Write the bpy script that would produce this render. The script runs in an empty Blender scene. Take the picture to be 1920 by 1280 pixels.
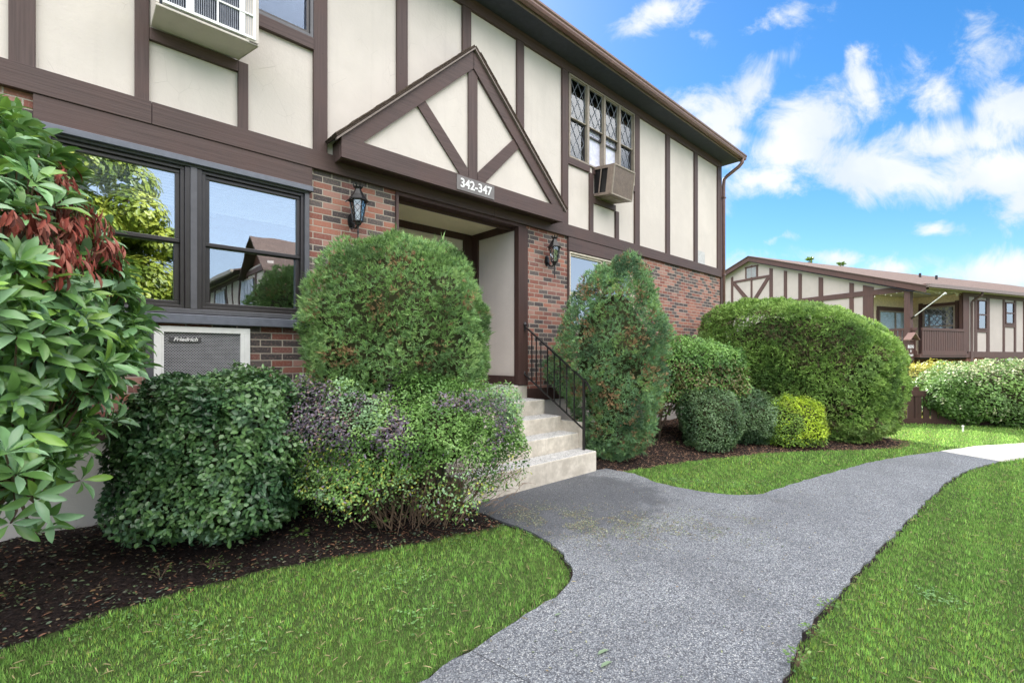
import bpy, math, random
import numpy as np
from mathutils import Vector, Matrix
from mathutils.geometry import tessellate_polygon
random.seed(7); RS = np.random.RandomState(11)
SC = bpy.context.scene; COL = SC.collection
# ------------------------------------------------------------ camera, sky, sun
FPX = 885.0
TH = math.atan(945/885.); CC, SS = math.cos(TH), math.sin(TH)
FW = Vector((CC, SS, 0)); RT = Vector((SS, -CC, 0))
cam = bpy.data.cameras.new('camera'); co = bpy.data.objects.new('camera', cam); COL.objects.link(co)
co.location = (0, 0, 1.5)
co.rotation_euler = (math.pi/2, 0, math.atan2(SS, CC) - math.pi/2)
cam.sensor_width = 36; cam.lens = 36*FPX/1920; cam.shift_y = 28/1920
cam.clip_start = .05; cam.clip_end = 600
SC.camera = co
vs = SC.view_settings; vs.view_transform = 'Standard'; vs.look = 'None'; vs.exposure = 1.7; vs.gamma = 1
EL = math.radians(40); AZ = math.atan2(.48, .877)
SUN = Vector((math.sin(AZ)*math.cos(EL), math.cos(AZ)*math.cos(EL), math.sin(EL)))
sl = bpy.data.lights.new('sun', 'SUN'); sl.energy = 4.6; sl.angle = math.radians(.53); sl.color = (1, .95, .86)
so = bpy.data.objects.new('sun', sl); COL.objects.link(so); so.rotation_euler = SUN.to_track_quat('Z', 'Y').to_euler()
so.location = (5, 8, 20)

class NT:
    """small helper for node trees"""
    def __init__(s, tree): s.t = tree; s.n = tree.nodes; s.l = tree.links
    def new(s, ty, **kw):
        n = s.n.new(ty)
        for k, v in kw.items(): setattr(n, k, v)
        return n
    def put(s, sock, v):
        if isinstance(v, bpy.types.NodeSocket): s.l.new(v, sock)
        elif v is not None: sock.default_value = v
    def math(s, op, a, b=None, c=None, clamp=False):
        n = s.n.new('ShaderNodeMath'); n.operation = op; n.use_clamp = clamp
        s.put(n.inputs[0], a)
        if b is not None: s.put(n.inputs[1], b)
        if c is not None: s.put(n.inputs[2], c)
        return n.outputs[0]
    def mix(s, f, a, b, ty='MIX'):
        n = s.n.new('ShaderNodeMix'); n.data_type = 'RGBA'; n.blend_type = ty
        s.put(n.inputs[0], f); s.put(n.inputs[6], a); s.put(n.inputs[7], b)
        return n.outputs[2]
    def ramp(s, f, stops, interp='LINEAR'):
        n = s.n.new('ShaderNodeValToRGB'); cr = n.color_ramp; cr.interpolation = interp
        while len(cr.elements) < len(stops): cr.elements.new(.5)
        for e, (p, c) in zip(cr.elements, stops):
            e.position = p; e.color = tuple(c)+(1,) if len(c) == 3 else c
        s.put(n.inputs[0], f); return n.outputs[0]
    def noise(s, vec, scale, detail=3, rough=.5, dist=0):
        n = s.n.new('ShaderNodeTexNoise'); s.put(n.inputs['Vector'], vec)
        n.inputs['Scale'].default_value = scale; n.inputs['Detail'].default_value = detail
        n.inputs['Roughness'].default_value = rough; n.inputs['Distortion'].default_value = dist
        return n.outputs['Fac']
    def smooth(s, v, a, b):
        n = s.n.new('ShaderNodeMapRange'); n.interpolation_type = 'SMOOTHSTEP'
        s.put(n.inputs['Value'], v); n.inputs['From Min'].default_value = a; n.inputs['From Max'].default_value = b
        return n.outputs['Result']

w = bpy.data.worlds.new('World'); SC.world = w; w.use_nodes = True
T = NT(w.node_tree); T.n.clear()
sky = T.new('ShaderNodeTexSky', sky_type='NISHITA'); sky.sun_disc = False
sky.sun_elevation = EL; sky.sun_rotation = AZ; sky.altitude = 50; sky.air_density = 1.0; sky.dust_density = .25; sky.ozone_density = 3
tc = T.new('ShaderNodeTexCoord'); D = tc.outputs['Generated']
def dot(v, k):
    n = T.new('ShaderNodeVectorMath', operation='DOT_PRODUCT'); T.put(n.inputs[0], v); n.inputs[1].default_value = k; return n.outputs['Value']
df = dot(D, FW); dr = dot(D, RT); du = dot(D, (0, 0, 1))
dfc = T.math('MAXIMUM', df, .08)
U = T.math('DIVIDE', dr, dfc); V = T.math('DIVIDE', du, dfc)
cmb = T.new('ShaderNodeCombineXYZ'); T.put(cmb.inputs[0], U); T.put(cmb.inputs[1], V)
uv = cmb.outputs[0]
# soft domain warp so that the edges of the clouds curl
wn = T.new('ShaderNodeTexNoise'); T.put(wn.inputs['Vector'], uv); wn.inputs['Scale'].default_value = 6; wn.inputs['Detail'].default_value = 5
wv = T.new('ShaderNodeVectorMath', operation='MULTIPLY_ADD'); T.put(wv.inputs[0], wn.outputs['Color']); wv.inputs[1].default_value = (.10, .10, 0); wv.inputs[2].default_value = (-.05, -.05, 0)
wa = T.new('ShaderNodeVectorMath', operation='ADD'); T.put(wa.inputs[0], uv); T.put(wa.inputs[1], wv.outputs[0])
blobs = [(1330, 222, 75, 42, 15, 1), (1408, 160, 62, 42, 45, .9), (1290, 200, 50, 30, 0, .8), (1350, 255, 95, 30, -20, 1), (1535, 232, 110, 62, 12, 1.15),
         (1500, 285, 130, 52, 10, 1.15), (1615, 150, 34, 52, -8, 1), (1625, 185, 40, 30, 0, .8), (1640, 310, 190, 45, 0, 1.2), (1760, 270, 120, 40, 12, 1),
         (1850, 320, 150, 48, -5, 1.15), (1900, 205, 75, 48, 8, 1.15), (1830, 255, 70, 35, 20, .9), (1755, 185, 48, 50, 0, .75), (1420, 350, 85, 30, 18, 1),
         (1910, 370, 50, 50, 0, .9), (1230, 28, 70, 26, 18, .85), (1305, 52, 35, 18, -40, .55), (1765, 432, 42, 13, 5, .62), (1465, 455, 30, 8, 0, .45),
         (1680, 502, 80, 26, 0, .85), (1850, 512, 120, 36, 5, 1.0), (1380, 500, 50, 18, 20, .6), (1560, 488, 70, 16, 0, .7), (1460, 120, 45, 20, 20, .5), (1820, 120, 120, 60, 20, .38),
         (2080, 300, 160, 90, 0, 1), (1500, 20, 60, 20, 20, .4)]
acc = None
for (bx, by, rx, ry, ro, wt) in blobs:
    m = T.new('ShaderNodeMapping', vector_type='TEXTURE'); T.put(m.inputs['Vector'], wa.outputs[0])
    m.inputs['Location'].default_value = ((bx-960)/FPX, (668-by)/FPX, 0)
    m.inputs['Rotation'].default_value = (0, 0, math.radians(ro)); m.inputs['Scale'].default_value = (rx*1.45/FPX, ry*1.45/FPX, 1)
    ln = T.new('ShaderNodeVectorMath', operation='LENGTH'); T.put(ln.inputs[0], m.outputs[0])
    v = T.math('MULTIPLY', T.math('SUBTRACT', 1, ln.outputs['Value']), wt)
    acc = v if acc is None else T.math('SMOOTH_MAX', acc, v, .12)
fb = T.noise(uv, 8, 9, .66, .55)
dens = T.math('ADD', T.math('MULTIPLY', acc, .96), T.math('MULTIPLY', T.math('SUBTRACT', fb, .52), 2.2))
dens = T.smooth(dens, -.02, .78)
front = T.smooth(df, .10, .30)
# the unseen rest of the dome: broken cloud cover added as fill light
gn = T.noise(D, 2.2, 7, .6, .3)
gden = T.math('MULTIPLY', T.smooth(gn, .32, .52), .97)
gden = T.math('MULTIPLY', gden, T.math('ADD', .10, T.math('MULTIPLY', T.smooth(du, .31, .43), .9)))
cd = T.math('ADD', T.math('MULTIPLY', dens, front), T.math('MULTIPLY', gden, T.math('SUBTRACT', 1, front)))
cd = T.math('MULTIPLY', cd, T.smooth(du, -.01, .04))
hs = T.new('ShaderNodeHueSaturation'); hs.inputs['Saturation'].default_value = 1.32; hs.inputs['Value'].default_value = .62; T.put(hs.inputs['Color'], sky.outputs[0])
fine = T.noise(uv, 4, 5, .5)
cw = T.mix(T.smooth(fine, .35, .65), (2.6, 2.85, 3.1, 1), (3.3, 3.35, 3.35, 1))
# added cloud out of view, made much brighter to fill the shade
cb = T.mix(front, (16.5, 16.0, 15.6, 1), cw)
lowb = T.math('MULTIPLY', T.math('SUBTRACT', 1, front), T.math('SUBTRACT', 1, T.smooth(du, .0, .7)))
hz = T.mix(T.math('MULTIPLY', lowb, .75), hs.outputs[0], (3.0, 3.8, 4.9, 1))
skyc = T.mix(T.math('MULTIPLY', cd, .95), hz, cb)
bg = T.new('ShaderNodeBackground'); T.put(bg.inputs[0], skyc); bg.inputs[1].default_value = .1
wo = T.new('ShaderNodeOutputWorld'); T.l.new(bg.outputs[0], wo.inputs[0])

# ------------------------------------------------------------ materials
MATS = {}
def mat(name, col=(.5, .5, .5), rough=.6, spec=.5, metal=0):
    m = bpy.data.materials.new(name); m.use_nodes = True
    t = NT(m.node_tree); b = t.n['Principled BSDF']
    b.inputs['Base Color'].default_value = (*col, 1); b.inputs['Roughness'].default_value = rough
    b.inputs['Specular IOR Level'].default_value = spec; b.inputs['Metallic'].default_value = metal
    MATS[name] = m; m['_'] = 0
    return m, t, b
def pos(t): return t.new('ShaderNodeNewGeometry').outputs['Position']
def sep(t, v):
    n = t.new('ShaderNodeSeparateXYZ'); t.put(n.inputs[0], v); return n.outputs
def mapv(t, v, sc, loc=(0, 0, 0)):
    n = t.new('ShaderNodeMapping'); t.put(n.inputs[0], v); n.inputs['Scale'].default_value = sc; n.inputs['Location'].default_value = loc; return n.outputs[0]
def bump(t, b, h, st, dist=.01):
    n = t.new('ShaderNodeBump'); t.put(n.inputs['Height'], h); n.inputs['Strength'].default_value = st; n.inputs['Distance'].default_value = dist
    t.l.new(n.outputs[0], b.inputs['Normal'])
def plain(name, col, rough=.6, spec=.5, metal=0, var=.12, sc=14, bst=.0):
    m, t, b = mat(name, col, rough, spec, metal); p = pos(t)
    n = t.noise(p, sc, 5, .6)
    lo = tuple(c*(1-var) for c in col)+(1,); hi = tuple(min(1, c*(1+var)) for c in col)+(1,)
    t.put(b.inputs['Base Color'], t.mix(t.smooth(n, .3, .7), lo, hi))
    if bst: bump(t, b, t.noise(p, 120, 3), bst, .004)
    return m
def stucco(name, col, marks=1.0):
    m, t, b = mat(name, col, .85, .25); p = pos(t)
    big = t.noise(p, 1.3, 4, .6); fine = t.noise(p, 160, 3, .6)
    c = t.mix(t.smooth(big, .35, .7), tuple(x*.93 for x in col)+(1,), tuple(min(1, x*1.03) for x in col)+(1,))
    # trowel arcs: a few thin curved ridges
    wv = t.new('ShaderNodeTexVoronoi', feature='DISTANCE_TO_EDGE'); t.put(wv.inputs['Vector'], mapv(t, p, (1, 1, .8)))
    wv.inputs['Scale'].default_value = 5.5
    ridge = t.math('SUBTRACT', 1, t.smooth(wv.outputs['Distance'], 0, .010))
    gate = t.smooth(t.noise(p, 3.3, 2), .52, .62)
    ridge = t.math('MULTIPLY', ridge, gate)
    c = t.mix(t.math('MULTIPLY', ridge, .36*marks), c, tuple(x*.55 for x in col)+(1,))
    # faint run-down grime
    gr = t.noise(mapv(t, p, (9, 9, .5)), 1, 4, .6)
    c = t.mix(t.math('MULTIPLY', t.smooth(gr, .52, .8), .24), c, tuple(x*.7 for x in col)+(1,))
    t.put(b.inputs['Base Color'], c)
    h = t.math('ADD', t.math('MULTIPLY', fine, .5), t.math('ADD', t.math('MULTIPLY', t.noise(p, 28, 4, .6), 1.2), t.math('MULTIPLY', ridge, .8*marks)))
    bump(t, b, h, .34, .006)
    return m
def timber(name, col, grain_axis='X'):
    m, t, b = mat(name, col, .62, .35); p = pos(t)
    sc = {'X': (1.2, 60, 60), 'Z': (60, 60, 1.2)}[grain_axis]
    g = t.noise(mapv(t, p, sc), 1, 4, .65); bl = t.noise(p, 2.2, 4, .6)
    c = t.mix(t.smooth(g, .3, .7), tuple(x*.72 for x in col)+(1,), tuple(x*1.18 for x in col)+(1,))
    c = t.mix(t.smooth(bl, .3, .75), c, tuple(x*y for x, y in zip(col, (1.12, 1.02, .98)))+(1,))
    nv = t.new('ShaderNodeTexVoronoi'); t.put(nv.inputs['Vector'], p); nv.inputs['Scale'].default_value = 7
    nail = t.math('LESS_THAN', nv.outputs['Distance'], .045)
    c = t.mix(t.math('MULTIPLY', nail, .75), c, tuple(x*.35 for x in col)+(1,))
    t.put(b.inputs['Base Color'], c)
    bump(t, b, g, .6, .005)
    return m
def brick(name):
    m, t, b = mat(name, (.3, .1, .08), .8, .3); p = pos(t); x, y, z = sep(t, p)
    along = t.math('DIVIDE', t.math('ADD', t.math('ADD', x, y), 40.06), .2)
    zr = t.math('DIVIDE', t.math('ADD', z, 20.02), .0667)
    row = t.math('FLOOR', zr); half = t.math('MULTIPLY', t.math('MODULO', row, 2), .5)
    xo = t.math('ADD', along, half); colm = t.math('FLOOR', xo)
    cb_ = t.new('ShaderNodeCombineXYZ'); t.put(cb_.inputs[0], colm); t.put(cb_.inputs[1], row)
    wn_ = t.new('ShaderNodeTexWhiteNoise', noise_dimensions='2D'); t.put(wn_.inputs['Vector'], cb_.outputs[0])
    # dark bricks come in loose flocks
    fl = t.noise(mapv(t, cb_.outputs[0], (.13, .10, 1)), 1, 2)
    key = t.math('ADD', wn_.outputs['Value'], t.math('MULTIPLY', t.math('SUBTRACT', fl, .5), -.9))
    bc = t.ramp(key, [(0, (.070, .062, .064)), (.22, (.11, .095, .092)), (.36, (.23, .085, .064)), (.52, (.27, .115, .085)),
                      (.66, (.19, .085, .072)), (.76, (.32, .175, .14)), (.90, (.31, .13, .09))], 'CONSTANT')
    bc = t.mix(t.smooth(t.noise(p, 55, 4, .7), .45, .8), bc, (.33, .22, .19, 1))
    hv = t.new('ShaderNodeHueSaturation'); t.put(hv.inputs['Color'], bc)
    t.put(hv.inputs['Value'], t.math('ADD', .88, t.math('MULTIPLY', wn_.outputs['Value'], .26)))
    wob = t.math('MULTIPLY', t.math('SUBTRACT', t.noise(p, 45, 2), .5), .005)
    fx = t.math('MULTIPLY', t.math('FRACT', xo), .2); fz = t.math('MULTIPLY', t.math('FRACT', zr), .0667)
    def edge(v, wd):
        n = t.new('ShaderNodeMapRange'); n.interpolation_type = 'SMOOTHSTEP'; t.put(n.inputs[0], t.math('ADD', v, wob))
        n.inputs[1].default_value = wd-.0015; n.inputs[2].default_value = wd+.0015; return n.outputs[0]
    mk = t.math('MULTIPLY', edge(fx, .0105), edge(fz, .0105))
    # smears of mortar on a few bricks
    c = t.mix(mk, t.mix(t.noise(p, 60, 3), (.36, .31, .26, 1), (.47, .41, .35, 1)), hv.outputs[0])
    t.put(b.inputs['Base Color'], c)
    bump(t, b, t.math('ADD', t.math('MULTIPLY', mk, 1.0), t.math('MULTIPLY', t.noise(p, 140, 3), .25)), .7, .006)
    return m
def shingle(name, c1, c2, sx=.3, sz=.14):
    m, t, b = mat(name, c1, .9, .2)
    n = t.new('ShaderNodeTexBrick'); t.put(n.inputs['Vector'], t.new('ShaderNodeTexCoord').outputs['UV'])
    n.inputs['Color1'].default_value = (*c1, 1); n.inputs['Color2'].default_value = (*c2, 1); n.inputs['Mortar'].default_value = tuple(x*.4 for x in c1)+(1,)
    n.inputs['Scale'].default_value = 1; n.inputs['Mortar Size'].default_value = .006; n.inputs['Brick Width'].default_value = sx; n.inputs['Row Height'].default_value = sz
    g = t.noise(pos(t), 60, 3)
    t.put(b.inputs['Base Color'], t.mix(t.smooth(g, .3, .8), n.outputs['Color'], tuple(x*1.4 for x in c2)+(1,)))
    bump(t, b, n.outputs['Fac'], .6, -.01)
    return m
def glass(name, refl=.42, tint=(.9, .95, 1), fk=1.0):
    m, t, b = mat(name); t.n.remove(b)
    gl = t.new('ShaderNodeBsdfGlossy'); gl.inputs['Roughness'].default_value = .0; gl.inputs['Color'].default_value = (*tint, 1)
    tr = t.new('ShaderNodeBsdfTransparent'); tr.inputs['Color'].default_value = (.88, .92, .93, 1)
    # slight waviness of sheet glass
    bn = t.new('ShaderNodeBump'); bn.inputs['Strength'].default_value = .04; bn.inputs['Distance'].default_value = .02; t.put(bn.inputs['Height'], t.noise(pos(t), 3, 1)); t.l.new(bn.outputs[0], gl.inputs['Normal'])
    fr = t.new('ShaderNodeFresnel'); fr.inputs['IOR'].default_value = 1.5
    f = t.math('ADD', refl, t.math('MULTIPLY', fr.outputs[0], (1-refl)*fk), clamp=True)
    mx = t.new('ShaderNodeMixShader'); t.put(mx.inputs[0], f); t.l.new(tr.outputs[0], mx.inputs[1]); t.l.new(gl.outputs[0], mx.inputs[2])
    t.l.new(mx.outputs[0], t.n['Material Output'].inputs[0]); return m
def leafmat(name, rough=.45, spec=.4, trans=.25):
    m, t, b = mat(name, (.1, .2, .05), rough, spec)
    a = t.new('ShaderNodeAttribute', attribute_name='col')
    t.l.new(a.outputs['Color'], b.inputs['Base Color'])
    tr = t.new('ShaderNodeBsdfTranslucent'); hs_ = t.new('ShaderNodeHueSaturation'); hs_.inputs['Value'].default_value = 1.3; hs_.inputs['Hue'].default_value = .48
    t.l.new(a.outputs['Color'], hs_.inputs['Color']); t.l.new(hs_.outputs[0], tr.inputs[0])
    mx = t.new('ShaderNodeMixShader'); mx.inputs[0].default_value = trans
    t.l.new(b.outputs[0], mx.inputs[1]); t.l.new(tr.outputs[0], mx.inputs[2]); t.l.new(mx.outputs[0], t.n['Material Output'].inputs[0]); return m

M = {}
M['stucco'] = stucco('cream_stucco', (.65, .592, .548))
M['stucco_far'] = stucco('grey_stucco', (.50, .44, .415), .2)
M['ceil'] = stucco('ochre_ceiling', (.86, .78, .52), .3)
M['found'] = stucco('grey_foundation', (.60, .56, .53), .2)
M['tx'] = timber('brown_timber_level', (.084, .056, .053), 'X')
M['tz'] = timber('brown_timber_upright', (.084, .056, .053), 'Z')
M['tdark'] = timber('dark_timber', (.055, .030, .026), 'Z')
M['tfar'] = timber('reddish_timber', (.098, .056, .051), 'Z')
M['brick'] = brick('brick')
M['shingle'] = shingle('roof_shingle', (.12, .085, .065), (.075, .055, .045))
M['shingle_far'] = shingle('far_shingle', (.115, .080, .068), (.085, .060, .053))
M['gutter'] = plain('gutter_brown', (.17, .095, .08), .4, .5)
M['soffit'] = plain('soffit_grey', (.045, .048, .072), .8)
M['fascia'] = plain('fascia_taupe', (.21, .165, .145), .6)
M['bronze'] = plain('bronze_frame', (.028, .024, .026), .32, .5)
M['bronze2'] = plain('grey_cladding', (.085, .085, .098), .42, .5)
M['clad'] = plain('slate_cladding', (.12, .13, .165), .4)
M['alum'] = plain('taupe_window_frame', (.30, .25, .20), .5)
M['cream'] = plain('cream_frame', (.62, .55, .44), .5)
M['white'] = plain('white_paint', (.78, .78, .78), .45, .5, 0, .05)
M['black'] = plain('black_iron', (.014, .013, .014), .38, .5)
M['lampglass'] = glass('lamp_glass', .25)
M['glass'] = glass('window_glass', .38)
M['glass2'] = glass('screened_glass', .26)
M['glassb'] = glass('leaded_glass', .05)
M['softglass'] = glass('soft_glass', .0, fk=.3)
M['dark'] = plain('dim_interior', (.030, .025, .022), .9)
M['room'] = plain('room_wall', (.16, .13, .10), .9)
M['lace'] = plain('white_curtain', (.42, .45, .56), .9, .2, 0, .08, 30)
M['grille'] = plain('grey_grille', (.50, .50, .53), .5, .4)
M['plate'] = plain('grey_plate', (.17, .155, .155), .6)
M['acbrown'] = plain('tan_metal', (.26, .20, .165), .5)
M['door'] = plain('brown_door', (.11, .055, .045), .5)
M['twig'] = plain('twig_bark', (.16, .105, .07), .9)
M['bark'] = plain('bark', (.10, .07, .05), .95)
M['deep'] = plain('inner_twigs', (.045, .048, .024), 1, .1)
M['leaf'] = leafmat('broad_leaf', .42, .45, .22)
M['gloss'] = leafmat('waxy_leaf', .30, .5, .18)
M['needle'] = leafmat('needle_spray', .6, .25, .2)
M['grass'] = leafmat('grass_blade', .5, .3, .35)
M['dry'] = leafmat('dry_litter', .8, .2, .15)
def concrete():
    m, t, b = mat('concrete', (.5, .48, .42), .85, .3); p = pos(t)
    x, y, z = sep(t, p)
    geo = t.new('ShaderNodeNewGeometry'); nz = sep(t, geo.outputs['Normal'])[2]
    c = t.mix(t.smooth(t.noise(p, 5, 6, .7), .35, .7), (.44, .40, .34, 1), (.66, .61, .53, 1))
    c = t.mix(t.math('MULTIPLY', t.smooth(t.noise(mapv(t, p, (14, 14, 1.5)), 1, 4, .7), .55, .75), .4), c, (.30, .28, .25, 1))
    vo = t.new('ShaderNodeTexVoronoi'); t.put(vo.inputs['Vector'], p); vo.inputs['Scale'].default_value = 85
    sp = sep(t, vo.outputs['Color'])[0]
    agg = t.mix(sp, (.26, .28, .31, 1), (.62, .62, .62, 1))
    c = t.mix(t.math('MULTIPLY', t.smooth(nz, .5, .8), .8), c, agg)
    t.put(b.inputs['Base Color'], c); bump(t, b, t.noise(p, 130, 3), .4, .004); return m
M['conc'] = concrete()
def asphalt():
    m, t, b = mat('asphalt_aggregate', (.2, .2, .22), .85, .35); p = pos(t)
    vo = t.new('ShaderNodeTexVoronoi'); t.put(vo.inputs['Vector'], p); vo.inputs['Scale'].default_value = 140; vo.inputs['Randomness'].default_value = 1
    r, g, bl = sep(t, vo.outputs['Color'])
    c = t.ramp(r, [(0, (.095, .10, .115)), (.20, (.17, .183, .205)), (.42, (.25, .27, .298)), (.66, (.34, .362, .385)), (.86, (.42, .43, .435)), (.95, (.54, .55, .55))], 'CONSTANT')
    c = t.mix(t.math('MULTIPLY', t.smooth(vo.outputs['Distance'], .35, .75), .7), c, (.07, .073, .085, 1))
    big = t.noise(p, .9, 5, .65, .3); mid = t.noise(p, 3.5, 4, .6)
    f = t.math('ADD', t.math('MULTIPLY', t.smooth(big, .35, .62), .7), t.math('MULTIPLY', t.smooth(mid, .35, .65), .3))
    c = t.mix(f, t.mix(.38, c, (.07, .073, .085, 1)), c)
    # old dark patch of newer tar in front of the steps
    x, y, z = sep(t, p)
    dx = t.math('DIVIDE', t.math('SUBTRACT', x, 3.7), 1.15); dy = t.math('DIVIDE', t.math('SUBTRACT', y, 3.15), .85)
    dd = t.math('SQRT', t.math('ADD', t.math('POWER', dx, 2), t.math('POWER', dy, 2)))
    dd = t.math('ADD', dd, t.math('MULTIPLY', t.math('SUBTRACT', mid, .5), 1.0))
    pt = t.math('SUBTRACT', 1, t.smooth(dd, .8, 1.2))
    c = t.mix(t.math('MULTIPLY', pt, .62), c, (.050, .052, .060, 1))
    # weathered fine wear lines
    cr = t.new('ShaderNodeTexVoronoi', feature='DISTANCE_TO_EDGE'); t.put(cr.inputs['Vector'], p); cr.inputs['Scale'].default_value = .33
    wd = t.math('ADD', cr.outputs['Distance'], t.math('MULTIPLY', t.math('SUBTRACT', t.noise(p, 18, 3), .5), .01))
    crk = t.math('MULTIPLY', t.math('SUBTRACT', 1, t.smooth(wd, .0002, .0016)), t.smooth(t.noise(p, .8, 2), .52, .6))
    c = t.mix(t.math('MULTIPLY', crk, .5), c, (.02, .02, .022, 1))
    ln_ = t.math('ABSOLUTE', t.math('ADD', t.math('SUBTRACT', t.math('ADD', t.math('MULTIPLY', x, 0.9943), t.math('MULTIPLY', y, 0.1067)), 1.6687), t.math('MULTIPLY', t.math('SUBTRACT', t.noise(p, 9, 3), .5), .02)))
    c = t.mix(t.math('MULTIPLY', t.math('SUBTRACT', 1, t.smooth(ln_, .001, .005)), .8), c, (.02, .02, .022, 1))
    # brown leaf stains and damp spots with a shape of their own
    sp1 = t.smooth(t.noise(p, 2.7, 5, .7), .60, .70)
    c = t.mix(t.math('MULTIPLY', sp1, .28), c, (.09, .085, .075, 1))
    t.put(b.inputs['Base Color'], c)
    bump(t, b, vo.outputs['Distance'], .9, -.004); return m
M['asphalt'] = asphalt()
def soil():
    m, t, b = mat('mulch_soil', (.05, .035, .028), .95, .15); p = pos(t)
    n = t.noise(p, 38, 6, .75); n2 = t.noise(p, 9, 4)
    c = t.ramp(n, [(.3, (.010, .008, .009)), (.5, (.026, .019, .018)), (.62, (.06, .040, .032)), (.8, (.13, .085, .06))])
    c = t.mix(t.smooth(n2, .4, .7), c, t.mix(.5, c, (.02, .015, .014, 1)))
    t.put(b.inputs['Base Color'], c); bump(t, b, n, 1, .02); return m
M['soil'] = soil()
def lawn():
    m, t, b = mat('lawn_soil', (.06, .09, .02), .9, .15); p = pos(t)
    n = t.noise(p, 45, 5, .7); n2 = t.noise(p, 1.4, 4)
    c = t.mix(t.smooth(n, .35, .65), (.035, .060, .018, 1), (.095, .145, .045, 1))
    c = t.mix(t.math('MULTIPLY', t.smooth(n2, .4, .7), .35), c, (.11, .15, .035, 1))
    t.put(b.inputs['Base Color'], c); bump(t, b, n, 1, .02); return m
M['lawn'] = lawn()

# ------------------------------------------------------------ mesh helpers
class MB:
    def __init__(s, xf=None): s.v = []; s.f = []; s.uv = None; s.xf = xf
    def quad(s, *pts):
        i = len(s.v); s.v += [tuple(p) for p in pts]; s.f.append(tuple(range(i, i+len(pts)))); return s
    def box(s, x0, x1, y0, y1, z0, z1):
        if x0 > x1: x0, x1 = x1, x0
        if y0 > y1: y0, y1 = y1, y0
        i = len(s.v)
        s.v += [(x0, y0, z0), (x1, y0, z0), (x1, y1, z0), (x0, y1, z0), (x0, y0, z1), (x1, y0, z1), (x1, y1, z1), (x0, y1, z1)]
        s.f += [tuple(i+k for k in q) for q in ((0, 3, 2, 1), (4, 5, 6, 7), (0, 1, 5, 4), (1, 2, 6, 5), (2, 3, 7, 6), (3, 0, 4, 7))]
        return s
    def prism(s, pts, off):
        """polygon pts (3d, planar) extruded by vector off"""
        n = len(pts); i = len(s.v); off = Vector(off)
        s.v += [tuple(p) for p in pts] + [tuple(Vector(p)+off) for p in pts]
        s.f.append(tuple(i+k for k in range(n))); s.f.append(tuple(i+n+k for k in reversed(range(n))))
        for k in range(n): s.f.append((i+k, i+(k+1) % n, i+n+(k+1) % n, i+n+k))
        return s
    def bar(s, a, b, w, h=None, up=(0, 0, 1)):
        a = Vector(a); b = Vector(b); h = h or w; d = (b-a).normalized(); up = Vector(up)
        if abs(d.dot(up)) > .99: up = Vector((0, 1, 0))
        r = d.cross(up).normalized(); q = r.cross(d)
        P = [a+r*x*w/2+q*y*h/2 for x, y in ((-1, -1), (1, -1), (1, 1), (-1, 1))]
        return s.prism(P, b-a)
    def tube(s, pts, rad, n=8, cap=True):
        pts = [Vector(p) for p in pts]
        if not hasattr(rad, '__len__'): rad = [rad]*len(pts)
        i0 = len(s.v); ref = Vector((0, 0, 1))
        for k, p in enumerate(pts):
            d = (pts[min(k+1, len(pts)-1)]-pts[max(k-1, 0)]).normalized()
            rf = ref if abs(d.dot(ref)) < .95 else Vector((0, 1, 0))
            a = d.cross(rf).normalized(); b = a.cross(d)
            for j in range(n):
                t = 2*math.pi*j/n; s.v.append(tuple(p+(a*math.cos(t)+b*math.sin(t))*rad[k]))
        for k in range(len(pts)-1):
            for j in range(n):
                A = i0+k*n+j; B = i0+k*n+(j+1) % n; s.f.append((A, B, B+n, A+n))
        if cap:
            s.f.append(tuple(i0+j for j in reversed(range(n)))); s.f.append(tuple(i0+(len(pts)-1)*n+j for j in range(n)))
        return s
    def lathe(s, c, prof, n=12, rot=0):
        c = Vector(c); i0 = len(s.v)
        for r, z in prof:
            for j in range(n):
                t = 2*math.pi*j/n+rot; s.v.append((c.x+r*math.cos(t), c.y+r*math.sin(t), c.z+z))
        for k in range(len(prof)-1):
            for j in range(n):
                A = i0+k*n+j; B = i0+k*n+(j+1) % n; s.f.append((A, B, B+n, A+n))
        s.f.append(tuple(i0+j for j in reversed(range(n)))); s.f.append(tuple(i0+(len(prof)-1)*n+j for j in range(n)))
        return s
    def build(s, name, m, parent=None, smooth=False, bevel=0):
        me = bpy.data.meshes.new(name)
        V = [tuple(s.xf(Vector(v))) for v in s.v] if s.xf else s.v
        me.from_pydata(V, [], s.f); me.materials.append(m)
        if s.uv:
            ul = me.uv_layers.new(name='UVMap')
            for k, l in enumerate(me.loops): ul.data[k].uv = s.uv(Vector(s.v[l.vertex_index]))
        if smooth:
            for p in me.polygons: p.use_smooth = True
        o = bpy.data.objects.new(name, me); COL.objects.link(o)
        if parent is not None: o.parent = parent
        if bevel:
            md = o.modifiers.new('edge', 'BEVEL'); md.width = bevel; md.segments = 2; md.limit_method = 'ANGLE'
        return o
def tag(o, label=None, cat=None, group=None, kind=None):
    if label: o['label'] = label
    if cat: o['category'] = cat
    if group: o['group'] = group
    if kind: o['kind'] = kind
    return o
def empty(name, label, cat, group=None, loc=(0, 0, 0)):
    o = bpy.data.objects.new(name, None); COL.objects.link(o); o.empty_display_size = .2
    o.location = (0, 0, 0)      # parts are built in world coordinates
    return tag(o, label, cat, group)
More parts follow.
